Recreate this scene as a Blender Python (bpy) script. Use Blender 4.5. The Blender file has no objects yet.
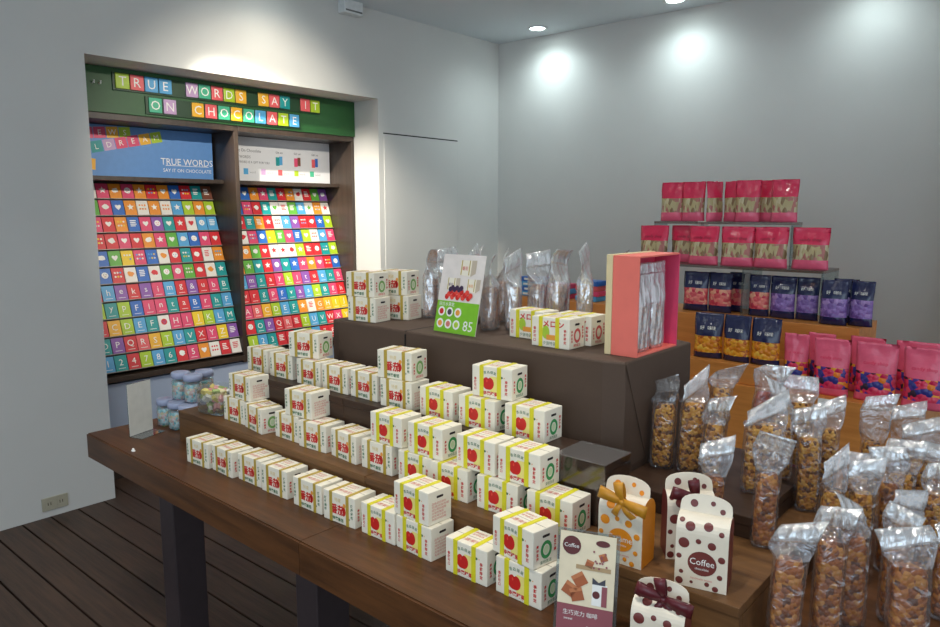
import bpy, bmesh, math, random
from mathutils import Vector, Matrix, noise
rnd = random.Random(7)
S = bpy.context.scene
COL = S.collection
R = math.radians

# ------------------------------------------------------------------ camera, world, sun, big lights, exposure
YAW, PIT = R(40.75), math.atan(102.5/730)
cam = bpy.data.cameras.new('camera'); cam.sensor_width = 36; cam.lens = 730/940*36; cam.clip_start = 0.02
camo = bpy.data.objects.new('camera', cam); COL.objects.link(camo)
camo.location = (0, 0, 1.55); camo.rotation_euler = (math.pi/2-PIT, 0, YAW)
S.camera = camo
w = bpy.data.worlds.new('world'); S.world = w; w.use_nodes = True
w.node_tree.nodes['Background'].inputs[0].default_value = (0.78, 0.87, 0.95, 1)
w.node_tree.nodes['Background'].inputs[1].default_value = 0.43
S.view_settings.view_transform = 'Standard'; S.view_settings.look = 'None'
S.view_settings.gamma = 1; S.view_settings.use_curve_mapping = False
S.view_settings.exposure = 0.98
S.cycles.transparent_max_bounces = 24
def light(name, typ, loc, energy, col, target=None, **kw):
    d = bpy.data.lights.new(name, typ); d.energy = energy; d.color = col
    for k, v in kw.items(): setattr(d, k, v)
    o = bpy.data.objects.new(name, d); COL.objects.link(o); o.location = loc
    if target is not None:
        o.rotation_euler = (Vector(target)-Vector(loc)).to_track_quat('-Z', 'Y').to_euler()
    return o
# daylight through the glazed shop front behind the camera
light('shop_front_daylight', 'AREA', (0.9, -2.9, 1.7), 23, (0.62, 0.83, 1.0), (-1.8, 3, 1.2), shape='RECTANGLE', size=3.6, size_y=2.2)

# ------------------------------------------------------------------ materials
MATS = {}
def nodes(m):
    m.use_nodes = True; nt = m.node_tree
    return nt, nt.nodes, nt.links, nt.nodes['Principled BSDF']
def sock(n, name, v):
    if name in n.inputs: n.inputs[name].default_value = v
def lin(c):
    def f(x):
        x /= 255.0
        return x/12.92 if x <= 0.04045 else ((x+0.055)/1.055)**2.4
    return (f(c[0]), f(c[1]), f(c[2]), 1)
def mat(name, rgb, rough=0.5, metal=0.0, var=0.06, scale=30.0, bump=0.0, bscale=None, spec=0.5, alpha=None, coat=0.0):
    """plain procedural material: base colour with a little noise variation and bump"""
    if name in MATS: return MATS[name]
    m = bpy.data.materials.new(name); nt, N, L, b = nodes(m)
    c = lin(rgb)
    tc = N.new('ShaderNodeTexCoord'); nz = N.new('ShaderNodeTexNoise'); nz.inputs['Scale'].default_value = scale
    nz.inputs['Detail'].default_value = 4
    L.new(tc.outputs['Object'], nz.inputs['Vector'])
    cr = N.new('ShaderNodeValToRGB')
    cr.color_ramp.elements[0].position = 0.3; cr.color_ramp.elements[1].position = 0.7
    cr.color_ramp.elements[0].color = tuple(x*(1-var) for x in c[:3])+(1,)
    cr.color_ramp.elements[1].color = tuple(min(1, x*(1+var)) for x in c[:3])+(1,)
    L.new(nz.outputs['Fac'], cr.inputs['Fac']); L.new(cr.outputs['Color'], b.inputs['Base Color'])
    sock(b, 'Roughness', rough); sock(b, 'Metallic', metal); sock(b, 'Specular IOR Level', spec); sock(b, 'Coat Weight', coat)
    if alpha is not None: sock(b, 'Alpha', alpha)
    if bump > 0:
        n2 = N.new('ShaderNodeTexNoise'); n2.inputs['Scale'].default_value = bscale or scale*3; n2.inputs['Detail'].default_value = 3
        L.new(tc.outputs['Object'], n2.inputs['Vector'])
        bp = N.new('ShaderNodeBump'); bp.inputs['Strength'].default_value = bump; bp.inputs['Distance'].default_value = 0.01
        L.new(n2.outputs['Fac'], bp.inputs['Height']); L.new(bp.outputs['Normal'], b.inputs['Normal'])
    MATS[name] = m; return m
def wood(name, dark, light_, rough=0.35, stretch=(1.2, 14, 14), bump=0.15, spec=0.5):
    if name in MATS: return MATS[name]
    m = bpy.data.materials.new(name); nt, N, L, b = nodes(m)
    tc = N.new('ShaderNodeTexCoord'); mp = N.new('ShaderNodeMapping'); mp.inputs['Scale'].default_value = stretch
    nz = N.new('ShaderNodeTexNoise'); nz.inputs['Scale'].default_value = 3; nz.inputs['Detail'].default_value = 8; nz.inputs['Roughness'].default_value = 0.65
    n2 = N.new('ShaderNodeTexNoise'); n2.inputs['Scale'].default_value = 1.7
    L.new(tc.outputs['Object'], mp.inputs['Vector']); L.new(mp.outputs['Vector'], nz.inputs['Vector'])
    L.new(tc.outputs['Object'], n2.inputs['Vector'])
    mx = N.new('ShaderNodeMath'); mx.operation = 'MULTIPLY_ADD'; mx.inputs[1].default_value = 0.65
    m2 = N.new('ShaderNodeMath'); m2.operation = 'MULTIPLY'; m2.inputs[1].default_value = 0.35
    L.new(n2.outputs['Fac'], m2.inputs[0]); L.new(nz.outputs['Fac'], mx.inputs[0]); L.new(m2.outputs[0], mx.inputs[2])
    cr = N.new('ShaderNodeValToRGB'); cr.color_ramp.elements[0].position = 0.35; cr.color_ramp.elements[1].position = 0.68
    cr.color_ramp.elements[0].color = lin(dark); cr.color_ramp.elements[1].color = lin(light_)
    L.new(mx.outputs[0], cr.inputs['Fac']); L.new(cr.outputs['Color'], b.inputs['Base Color'])
    bp = N.new('ShaderNodeBump'); bp.inputs['Strength'].default_value = bump; bp.inputs['Distance'].default_value = 0.004
    L.new(nz.outputs['Fac'], bp.inputs['Height']); L.new(bp.outputs['Normal'], b.inputs['Normal'])
    sock(b, 'Roughness', rough); sock(b, 'Specular IOR Level', spec)
    MATS[name] = m; return m
def film(name, tint=(235, 240, 245), gloss=0.22, rough=0.12, wrinkle=0.5, scale=35, haze=0.0):
    """cellophane: transparent with glossy wrinkles and a slight milky haze"""
    if name in MATS: return MATS[name]
    m = bpy.data.materials.new(name); m.use_nodes = True; nt = m.node_tree; N = nt.nodes; L = nt.links
    N.clear(); out = N.new('ShaderNodeOutputMaterial')
    tr = N.new('ShaderNodeBsdfTransparent'); tr.inputs[0].default_value = lin(tint)
    gl = N.new('ShaderNodeBsdfGlossy'); gl.inputs['Roughness'].default_value = rough; gl.inputs[0].default_value = (0.95, 0.96, 1, 1)
    df = N.new('ShaderNodeBsdfDiffuse'); df.inputs[0].default_value = (0.75, 0.77, 0.8, 1)
    tc = N.new('ShaderNodeTexCoord'); nz = N.new('ShaderNodeTexNoise'); nz.inputs['Scale'].default_value = scale; nz.inputs['Detail'].default_value = 3
    nz.inputs['Distortion'].default_value = 1.2
    L.new(tc.outputs['Object'], nz.inputs['Vector'])
    bp = N.new('ShaderNodeBump'); bp.inputs['Strength'].default_value = wrinkle; bp.inputs['Distance'].default_value = 0.02
    L.new(nz.outputs['Fac'], bp.inputs['Height']); L.new(bp.outputs['Normal'], gl.inputs['Normal'])
    lw = N.new('ShaderNodeLayerWeight'); lw.inputs['Blend'].default_value = 0.25
    ma = N.new('ShaderNodeMath'); ma.operation = 'MULTIPLY_ADD'; ma.inputs[1].default_value = 0.6; ma.inputs[2].default_value = gloss; ma.use_clamp = True
    L.new(lw.outputs['Facing'], ma.inputs[0])
    m1 = N.new('ShaderNodeMixShader'); L.new(ma.outputs[0], m1.inputs[0]); L.new(tr.outputs[0], m1.inputs[1]); L.new(gl.outputs[0], m1.inputs[2])
    m2 = N.new('ShaderNodeMixShader'); m2.inputs[0].default_value = haze; L.new(m1.outputs[0], m2.inputs[1]); L.new(df.outputs[0], m2.inputs[2])
    L.new(m2.outputs[0], out.inputs[0]); MATS[name] = m; return m
def crumbs(name, cols, scale=90, rough=0.45, stretch=(1, 1, 1)):
    """many small pieces: voronoi cells of several colours with bump"""
    if name in MATS: return MATS[name]
    m = bpy.data.materials.new(name); nt, N, L, b = nodes(m)
    tc = N.new('ShaderNodeTexCoord'); mp = N.new('ShaderNodeMapping'); mp.inputs['Scale'].default_value = stretch
    vo = N.new('ShaderNodeTexVoronoi'); vo.inputs['Scale'].default_value = scale
    L.new(tc.outputs['Object'], mp.inputs['Vector']); L.new(mp.outputs['Vector'], vo.inputs['Vector'])
    sp = N.new('ShaderNodeSeparateColor'); L.new(vo.outputs['Color'], sp.inputs[0])
    cr = N.new('ShaderNodeValToRGB'); cr.color_ramp.interpolation = 'CONSTANT'
    e = cr.color_ramp.elements
    while len(e) < len(cols): e.new(0.5)
    for i, c in enumerate(cols): e[i].position = i/len(cols); e[i].color = lin(c)
    L.new(sp.outputs[0], cr.inputs['Fac']); L.new(cr.outputs['Color'], b.inputs['Base Color'])
    bp = N.new('ShaderNodeBump'); bp.inputs['Strength'].default_value = 0.8; bp.inputs['Distance'].default_value = 0.006; bp.invert = True
    L.new(vo.outputs['Distance'], bp.inputs['Height']); L.new(bp.outputs['Normal'], b.inputs['Normal'])
    sock(b, 'Roughness', rough); MATS[name] = m; return m
def glow(name, rgb, strength):
    if name in MATS: return MATS[name]
    m = bpy.data.materials.new(name); m.use_nodes = True; N = m.node_tree.nodes; N.clear()
    o = N.new('ShaderNodeOutputMaterial'); e = N.new('ShaderNodeEmission'); e.inputs[0].default_value = lin(rgb); e.inputs[1].default_value = strength
    m.node_tree.links.new(e.outputs[0], o.inputs[0]); MATS[name] = m; return m
def acrylic(name, tint=(215, 225, 225), gloss=0.05):
    return film(name, tint, gloss, 0.05, 0.0, 5, 0.03)

PAPER = mat('white_card', (240, 232, 214), 0.55, var=0.02)

# ------------------------------------------------------------------ mesh builder
class MB:
    def __init__(s): s.v = []; s.f = []; s.m = []; s.mats = []
    def mi(s, m):
        if m not in s.mats: s.mats.append(m)
        return s.mats.index(m)
    def add(s, vs, fs, m, M=None):
        b = len(s.v); k = s.mi(m)
        s.v += [tuple(M @ Vector(p)) if M is not None else tuple(p) for p in vs]
        s.f += [tuple(b+i for i in f) for f in fs]; s.m += [k]*len(fs)
        return s
    def box(s, x0, x1, y0, y1, z0, z1, m, bev=0.0, M=None):
        if bev <= 0:
            vs = [(x, y, z) for z in (z0, z1) for y in (y0, y1) for x in (x0, x1)]
            return s.add(vs, [(0, 2, 3, 1), (4, 5, 7, 6), (0, 1, 5, 4), (2, 6, 7, 3), (0, 4, 6, 2), (1, 3, 7, 5)], m, M)
        bm = bmesh.new(); bmesh.ops.create_cube(bm, size=1)
        for v in bm.verts: v.co = ((x0+x1)/2+v.co.x*(x1-x0), (y0+y1)/2+v.co.y*(y1-y0), (z0+z1)/2+v.co.z*(z1-z0))
        bmesh.ops.bevel(bm, geom=bm.edges[:], offset=bev, segments=2, affect='EDGES', profile=0.6)
        bm.verts.index_update()
        vs = [tuple(v.co) for v in bm.verts]; fs = [tuple(v.index for v in f.verts) for f in bm.faces]; bm.free()
        return s.add(vs, fs, m, M)
    def prism(s, pts, axis_o, u, v, n, depth, m):
        """polygon pts (2D) on plane o+u,v, extruded by depth along n"""
        o = Vector(axis_o); u = Vector(u); v = Vector(v); n = Vector(n)
        a = [o+u*p[0]+v*p[1] for p in pts]; b = [p+n*depth for p in a]; k = len(pts)
        return s.add(a+b, [tuple(range(k))[::-1], tuple(range(k, 2*k))]+[(i, (i+1) % k, k+(i+1) % k, k+i) for i in range(k)], m)
    def poly(s, pts, o, u, v, m):
        o = Vector(o); u = Vector(u); v = Vector(v)
        return s.add([o+u*p[0]+v*p[1] for p in pts], [tuple(range(len(pts)))], m)
    def text(s, txt, size, o, u, v, m, sx=1.0, align='C', bold=0.0):
        vs, fs = glyphs(txt, bold)
        if not vs: return s
        x0 = min(p[0] for p in vs); x1 = max(p[0] for p in vs); y0 = min(p[1] for p in vs); y1 = max(p[1] for p in vs)
        cx = (x0+x1)/2 if align == 'C' else x0; cy = (y0+y1)/2
        o = Vector(o); u = Vector(u); v = Vector(v)
        return s.add([o+u*((p[0]-cx)*size*sx)+v*((p[1]-cy)*size) for p in vs], fs, m)
    def column(s, txt, size, o, u, v, m, step=1.15, bold=0.025):
        for i, ch in enumerate(txt):
            s.text(ch, size, Vector(o)-Vector(v)*(i*size*step), u, v, m, bold=bold)
        return s
    def rings(s, rs, m, close0=True, close1=True, msel=None):
        """list of vertex rings (same count)"""
        k = len(rs[0]); vs = [p for r in rs for p in r]; b = len(s.v); s.v += [tuple(p) for p in vs]
        for i in range(len(rs)-1):
            mm = s.mi(msel(i) if msel else m)
            for j in range(k):
                s.f.append((b+i*k+j, b+i*k+(j+1) % k, b+(i+1)*k+(j+1) % k, b+(i+1)*k+j)); s.m.append(mm)
        if close0: s.f.append(tuple(b+j for j in range(k))[::-1]); s.m.append(s.mi(msel(0) if msel else m))
        if close1: s.f.append(tuple(b+(len(rs)-1)*k+j for j in range(k))); s.m.append(s.mi(msel(len(rs)-2) if msel else m))
        return s
    def lathe(s, prof, m, n=24, msel=None, c=(0, 0)):
        rs = [[(c[0]+r*math.cos(2*math.pi*j/n), c[1]+r*math.sin(2*math.pi*j/n), z) for j in range(n)] for r, z in prof]
        return s.rings(rs, m, True, True, msel)
    def tube(s, pts, r, m, n=8):
        rs = []
        for i, p in enumerate(pts):
            p = Vector(p); d = (Vector(pts[min(i+1, len(pts)-1)])-Vector(pts[max(i-1, 0)])).normalized()
            a = d.orthogonal().normalized(); b = d.cross(a)
            rs.append([p+(a*math.cos(2*math.pi*j/n)+b*math.sin(2*math.pi*j/n))*r for j in range(n)])
        return s.rings(rs, m)
    def mesh(s, name, smooth=False):
        me = bpy.data.meshes.new(name); me.from_pydata([tuple(p) for p in s.v], [], s.f)
        for m in s.mats: me.materials.append(m)
        me.polygons.foreach_set('material_index', s.m)
        if smooth: me.polygons.foreach_set('use_smooth', [True]*len(s.f))
        me.update(); return me
    def build(s, name, parent=None, smooth=False, loc=None, rot=None):
        o = bpy.data.objects.new(name, s.mesh(name, smooth)); COL.objects.link(o)
        if parent: o.parent = parent
        if loc: o.location = loc
        if rot: o.rotation_euler = rot
        return o
_G = {}
def glyphs(txt, bold=0.0):
    key = (txt, bold)
    if key not in _G:
        c = bpy.data.curves.new('lettering', 'FONT'); c.body = txt; c.resolution_u = 2; c.offset = bold
        o = bpy.data.objects.new('lettering', c); me = bpy.data.meshes.new_from_object(o)
        _G[key] = ([(v.co.x, v.co.y) for v in me.vertices], [tuple(p.vertices) for p in me.polygons])
        bpy.data.objects.remove(o); bpy.data.curves.remove(c); bpy.data.meshes.remove(me)
    return _G[key]
def circle(cx, cy, rx, ry=None, n=20):
    ry = ry or rx
    return [(cx+rx*math.cos(2*math.pi*i/n), cy+ry*math.sin(2*math.pi*i/n)) for i in range(n)]
def rect(x0, x1, y0, y1): return [(x0, y0), (x1, y0), (x1, y1), (x0, y1)]
X, Y, Z = Vector((1, 0, 0)), Vector((0, 1, 0)), Vector((0, 0, 1))
def tag(o, label, cat, group=None):
    o['label'] = label; o['category'] = cat
    if group: o['group'] = group
    return o
def thing(name, label, cat, loc, rotz=0, group=None):
    o = bpy.data.objects.new(name, None); COL.objects.link(o); o.empty_display_size = 0.05
    o.location = loc; o.rotation_euler = (0, 0, rotz)
    return tag(o, label, cat, group)
def struct(o): o['kind'] = 'structure'; return o
def dup(root, loc, rotz, label, group=None):
    r = root.copy(); COL.objects.link(r); r.location = loc; r.rotation_euler = (0, 0, rotz); r['label'] = label
    if group: r['group'] = group
    for ch in list(root.children):
        c = ch.copy(); COL.objects.link(c); c.parent = r
        for g in list(ch.children):
            d = g.copy(); COL.objects.link(d); d.parent = c
    return r

# ------------------------------------------------------------------ room shell
WALL = mat('painted_wall', (214, 213, 209), 0.7, var=0.02, scale=3, bump=0.03, bscale=120)
CEIL = mat('painted_ceiling', (220, 228, 232), 0.8, var=0.015, scale=2)
DECK = wood('deck_wood', (50, 36, 28), (94, 68, 52), 0.5, (1.0, 16, 16), 0.3)
DARKW = wood('dark_cabinet_wood', (52, 42, 36), (78, 64, 54), 0.4, (9, 9, 0.8), 0.1)
GAPM = mat('shadow_gap', (30, 28, 26), 0.9)
XL, YB, ZC = -3.95, 4.953, 2.925
A0, A1, AT = 1.62, 3.59, 2.333
b = MB()
y = 1.03-0.132*32
while y < YB:
    b.box(-4.6, 2.6, y+0.004, y+0.128, -0.03, 0.0, DECK, 0.003); y += 0.132
b.box(-4.6, 2.6, -3.3, YB, -0.06, -0.032, GAPM)
struct(b.build('floor'))
b = MB(); b.box(-4.8, 2.6, -3.3, YB+0.2, ZC, ZC+0.1, CEIL); struct(b.build('ceiling'))
b = MB()
b.box(-4.9, XL, -3.3, A0, 0, ZC, WALL); b.box(-4.9, XL, A1, YB+0.2, 0, ZC, WALL); b.box(-4.9, XL, A0, A1, AT, ZC, WALL)
b.box(-4.9, -4.66, A0, A1, 0, AT, WALL); b.box(-4.66, -4.24, A0, A1, 0, 0.56, mat('daylight_tinted_wall', (178, 190, 212), 0.7, var=0.02, scale=3))  # lower alcove wall: bluish cast of daylight painted into its colour
struct(b.build('wall_left'))
b = MB(); b.box(XL, 2.6, YB, YB+0.2, 0, ZC, WALL); struct(b.build('wall_back'))
b = MB(); b.box(-0.585, -0.1, 4.4, YB, 0, ZC, WALL); struct(b.build('wall_right'))
b = MB(); b.box(-4.24, -4.225, A0, A1, 0, 0.13, DARKW); struct(b.build('baseboard_left'))
b = MB()
b.box(XL, XL+0.004, 3.64, 4.425, 0.01, 2.095, WALL)
struct(b.build('door_1'))
b = MB(); b.box(XL, XL+0.002, 3.636, 4.43, 2.095, 2.104, GAPM); b.box(XL, XL+0.002, 4.4265, 4.4275, 0.01, 2.095, mat('grey_seam', (120, 128, 130), 0.8)); struct(b.build('trim_1'))

# ------------------------------------------------------------------ ceiling lamps
RING = mat('lamp_ring', (225, 228, 228), 0.4)
def downlight(x, y, label, energy, col, size=1.9, blend=0.8, group='recessed ceiling downlights'):
    t = thing('ceiling_downlight', label, 'ceiling light', (x, y, ZC), 0, group)
    m = MB(); rs = []
    for r, z in ((0.078, 0), (0.078, -0.008), (0.062, -0.008), (0.055, -0.002)):
        rs.append([(r*math.cos(a*math.pi/12), r*math.sin(a*math.pi/12), z) for a in range(24)])
    m.rings(rs, RING, False, False); m.build('trim_ring', t, True)
    m = MB(); m.lathe([(0.0545, -0.001), (0.045, -0.006), (0.02, -0.008)], glow('lamp_glass', (235, 255, 255), 16), 24); m.build('lamp_lens', t, True)
    d = bpy.data.lights.new('lamp_spot', 'SPOT'); d.energy = energy; d.color = col; d.spot_size = size; d.spot_blend = blend; d.shadow_soft_size = 0.05
    o = bpy.data.objects.new('lamp_spot', d); COL.objects.link(o); o.parent = t; o.location = (0, 0, -0.02)
    return t
COOL = (0.80, 0.97, 1.0)
WARM = (1.0, 0.93, 0.80)
downlight(-3.39, 4.72, 'left round downlight glowing near the ceiling corner', 11.5, COOL, 2.7, 1.0)
downlight(-2.27, 4.70, 'right round downlight cut off by the top of the photo', 10.5, COOL, 2.7, 1.0)
downlight(-1.13, 4.70, 'round downlight over the right end of the back wall', 5.5, COOL, 2.7, 1.0)
downlight(-3.60, 2.66, 'round warm downlight close to the wall above the card rack', 7, (1.0, 0.86, 0.66), 2.5, 1.0)
for i, (x, y, e) in enumerate(((-2.0, 0.5, 26), (-0.7, 0.45, 34), (-1.7, 2.1, 24), (-0.4, 1.7, 20))):
    downlight(x, y, ('round downlight above the left front of the display table', 'round downlight above the right front of the display table',
                     'round downlight above the cloth covered block', 'round downlight above the clear snack bags')[i], e, (1.0, 0.96, 0.88), 2.2, 1.0)
for i, (x, y, e, aim) in enumerate(((-1.25, 2.55, 150, (-4.3, 2.65, 1.60)), (-3.36, 1.55, 250, (-4.25, 3.50, 1.40)))):  # second spot is an added, unseen lamp to brighten the alcove's right reveal
    t = thing('track_spotlight', ('spotlight aimed at the middle of the card rack', 'added unseen spotlight brightening the right side of the alcove')[i], 'spotlight', (x, y, ZC))
    m = MB(); m.lathe([(0.03, -0.001), (0.03, -0.02), (0.008, -0.022), (0.008, -0.05), (0.035, -0.052), (0.04, -0.10), (0.036, -0.10)], RING, 20); m.build('lamp_body', t, True)
    m = MB(); m.lathe([(0.033, -0.101), (0.02, -0.103)], glow('warm_lamp_glass', (255, 240, 210), 8), 20); m.build('lamp_lens', t)
    d = bpy.data.lights.new('lamp_spot', 'SPOT'); d.energy = e; d.color = WARM; d.spot_size = (0.80, 0.62)[i]; d.spot_blend = 0.8; d.shadow_soft_size = 0.03
    o = bpy.data.objects.new('lamp_spot', d); COL.objects.link(o); o.parent = t; o.location = (0, 0, -0.12)
    o.rotation_euler = (Vector(aim)-Vector((x, y, ZC-0.12))).to_track_quat('-Z', 'Y').to_euler()
# small white fixture where the left wall meets the ceiling
t = thing('wall_speaker', 'small white box fixture under the ceiling on the left wall', 'speaker', (XL, 3.33, 2.84))
m = MB(); m.box(0, 0.07, -0.08, 0.08, 0.0, 0.085, RING, 0.008); m.build('body', t)
m = MB(); m.box(0.01, 0.072, -0.07, 0.07, 0.012, 0.022, mat('grey_grille', (110, 112, 112), 0.5)); m.build('grille', t)
# wall socket
t = thing('wall_outlet', 'beige double socket low on the left wall', 'outlet', (XL, 1.318, 0.036))
BEI = mat('beige_plastic', (176, 170, 150), 0.5)
m = MB(); m.box(0, 0.008, -0.062, 0.062, 0, 0.068, BEI, 0.003); m.build('plate', t)
for dy in (-0.028, 0.028):
    m = MB(); m.box(0.008, 0.010, dy-0.02, dy+0.02, 0.016, 0.052, BEI, 0.0008)
    m.box(0.0098, 0.0104, dy-0.008, dy-0.005, 0.028, 0.042, GAPM); m.box(0.0098, 0.0104, dy+0.005, dy+0.008, 0.028, 0.042, GAPM); m.build('socket', t)

# ------------------------------------------------------------------ display rack in the alcove
GREEN = mat('green_board', (38, 88, 44), 0.45, var=0.04)
XF = -4.215
rk = thing('card_display_rack', 'dark wooden two-bay rack of sloping card boards set in the alcove', 'rack', (-4.4, 2.6, 0.56))
def rp(x0, x1, y0, y1, z0, z1, m, name, bev=0.002):
    q = MB(); q.box(x0+4.4, x1+4.4, y0-2.6, y1-2.6, z0-0.56, z1-0.56, m, bev); return q.build(name, rk)
BAYS = ((1.68, 2.605), (2.635, 3.56))
rp(-4.64, -4.62, 1.65, 3.588, 0.56, 2.33, DARKW, 'back_panel')
rp(-4.62, XF, 1.65, 1.68, 0.56, 2.085, DARKW, 'side_panel'); rp(-4.62, XF, 3.56, 3.588, 0.56, 2.085, DARKW, 'side_panel')
rp(-4.62, XF, 2.605, 2.635, 0.56, 2.085, DARKW, 'centre_post')
for y0, y1 in BAYS:
    rp(-4.62, -4.355, y0, y1, 1.725, 1.75, DARKW, 'shelf')
    rp(-4.47, XF+0.005, y0, y1, 2.05, 2.085, DARKW, 'top_rail')
    rp(-4.62, -4.19, y0, y1, 0.58, 0.61, DARKW, 'bottom_rail')
hb = rp(-4.26, -4.2, 1.625, 3.588, 2.085, 2.33, GREEN, 'header_board')
for dy in (0.0, 0.035):
    q = MB(); q.tube([(-4.2+4.4, 1.755+dy-2.6, 2.235-0.56), (-4.18+4.4, 1.755+dy-2.6, 2.235-0.56), (-4.178+4.4, 1.755+dy-2.6, 2.25-0.56)], 0.004, RING); q.build('peg', rk)
# sloping boards
PT, PB = Vector((-4.535, 0, 1.715)), Vector((-4.235, 0, 0.625))
SD = (PB-PT).normalized(); SN = Vector((-SD.z, 0, SD.x))
if SN.x < 0: SN = -SN
SLOPE = math.atan2(PB.x-PT.x, PT.z-PB.z)
BOARD = mat('rack_board', (44, 38, 36), 0.6)
LEDGE = mat('ledge_plastic', (164, 154, 144), 0.35)
LEN = (PB-PT).length; PITCH = LEN/11
off = Vector((4.4, -2.6, -0.56))
for y0, y1 in BAYS:
    q = MB(); a, c = PT-SN*0.012, PB-SN*0.012
    q.prism([(0, 0), (LEN, 0), (LEN, 0.012), (0, 0.012)], a+Y*y0+off, SD, SN, Y, y1-y0, BOARD); q.build('sloping_board', rk)
    for r in range(11):
        p = PT+SD*((r+1)*PITCH-0.006)
        q = MB(); q.prism([(0, 0), (0.004, 0), (0.004, 0.016), (0, 0.016)], p+Y*y0+off, SD, SN, Y, y1-y0, LEDGE); q.build('card_ledge', rk)

# printed panels above the boards
WHITE = mat('white_ink', (244, 242, 236), 0.5, var=0.01)
SKYP = mat('sky_blue_print', (96, 146, 206), 0.45, var=0.03)
GREYP = mat('pale_panel', (222, 222, 224), 0.5, var=0.01)
COLS = {'R': ('red', (214, 38, 48)), 'P': ('pink', (224, 70, 112)), 'O': ('orange', (236, 146, 40)), 'Y': ('yellow', (238, 200, 30)),
        'L': ('lime', (172, 202, 40)), 'G': ('green', (96, 172, 60)), 'T': ('teal', (18, 150, 150)), 'B': ('blue', (40, 104, 190)),
        'S': ('sky blue', (84, 164, 214)), 'V': ('violet', (138, 84, 168)), 'W': ('white', (236, 230, 222)), 'D': ('brown', (120, 66, 44)),
        'K': ('lilac', (196, 160, 200)), 'C': ('coral', (232, 96, 100)), 'M': ('mint', (70, 180, 140)), 'A': ('amber', (240, 178, 40))}
def cm(k): return mat('print_'+COLS[k][0].replace(' ', '_'), COLS[k][1], 0.42, var=0.03)
t = thing('header_graphic', 'blue printed panel reading true words above the left cards', 'sign', (-4.462, 2.14, 1.7505))
m = MB(); m.box(0, 0.004, -0.455, 0.452, 0, 0.297, SKYP)
o = Vector((0.0046, 0, 0)); H = -0.455
m.text('TRUE WORDS', 0.058, (0.0046, 0.275, 0.105), Y, Z, WHITE, 0.95); m.text('SAY IT ON CHOCOLATE', 0.03, (0.0046, 0.275, 0.052), Y, Z, WHITE, 0.98)
m.add([(0.0046, 0.13, 0.08), (0.0046, 0.42, 0.08), (0.0046, 0.42, 0.083), (0.0046, 0.13, 0.083)], [(0, 1, 2, 3)], WHITE)
for r_, (row, lets, x0, y0, ang) in enumerate((('PPAL', 'NEWS', -0.33, 0.245, 5), ('STKPPAL', 'ULDREAM', -0.35, 0.155, 12), ('A', 'B', -0.325, 0.07, -4))):
    ca, sa = math.cos(R(ang)), math.sin(R(ang)); u_, v_ = Vector((0, ca, sa)), Vector((0, -sa, ca))
    for i, k in enumerate(row):
        p = Vector((0.0044+0.0002*r_, x0, y0))+u_*(i*0.073)
        if p.z > 0.261: p.z = 0.261-0.0
        m.poly(rect(-0.034, 0.034, -0.032, 0.032), p, u_, v_, cm(k)); m.text(lets[i], 0.045, p+Vector((0.0005, 0, 0)), u_, v_, WHITE)
m.build('print_panel', t)
t = thing('header_graphic', 'pale printed panel of chocolate pictures above the right cards', 'sign', (-4.462, 3.0975, 1.7505))
m = MB(); m.box(0, 0.004, -0.4515, 0.455, 0, 0.297, GREYP)
DK = mat('dark_ink', (70, 70, 80), 0.6)
for i, (s_, yy, zz, l) in enumerate((('Say It On Chocolate', -0.36, 0.205, 0.03), ('TRUE WORDS', -0.37, 0.165, 0.026), ('EVERY WORD IS A GIFT FOR YOU', -0.37, 0.13, 0.022))):
    m.text(s_, l, (0.0046, yy, zz), Y, Z, DK, 0.9, 'L')
for i, cc in enumerate(('TS', 'PD', 'CB')):
    p = Vector((0.0045, 0.01+i*0.155, 0.145))
    m.poly(rect(-0.03, 0.0, -0.03, 0.03), p, Y, Z, cm(cc[0])); m.poly(rect(0.0, 0.026, -0.024, 0.036), p, Y, Z, cm(cc[1])); m.text('Gift set', 0.02, p+Vector((0, 0.0, 0.062)), Y, Z, DK)
for i, k in enumerate('ASKCLM'):
    p = Vector((0.0045, -0.40+i*0.138, 0.068))
    m.poly(rect(-0.018, 0.018, -0.02, 0.02), p, Y, Z, cm(k)); m.text('word', 0.022, p+Vector((0, 0.052, -0.004)), Y, Z, mat('faint_ink', (160, 160, 160), 0.6))
m.build('print_panel', t)
# the two letter strips on the green board
TILE = {}
def letter_strip(txt, cols, y0, pitch, z, label):
    n = len(txt)
    t = thing('letter_strip', label, 'sign', (-4.2, y0+n*pitch/2, z))
    q = MB(); q.box(0.0, 0.010, -n*pitch/2-0.01, n*pitch/2+0.01, -0.052, 0.046, mat('dark_green_rail', (24, 62, 34), 0.4), 0.002); q.build('rail', t)
    for i, ch in enumerate(txt):
        if ch == ' ': continue
        yc = -n*pitch/2+(i+0.5)*pitch
        q = MB(); q.box(0.010, 0.020, yc-0.038, yc+0.038, -0.041, 0.041, mat('tile_'+COLS[cols[i]][0].replace(' ', '_'), COLS[cols[i]][1], 0.35, var=0.02), 0.003)
        q.text(ch, 0.072, (0.0206, yc, 0), Y, Z, WHITE); q.build('letter_tile', t)
letter_strip('TRUE WORDS SAY IT', 'LCSS KMCLA ACT CL'.replace(' ', ' '), 1.868, 0.082, 2.262, 'upper strip of coloured letter tiles reading TRUE WORDS SAY IT')
letter_strip('ON CHOCOLATE', 'MK ACMAMSCLS', 2.046, 0.087, 2.150, 'lower strip of coloured letter tiles reading ON CHOCOLATE')

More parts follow.
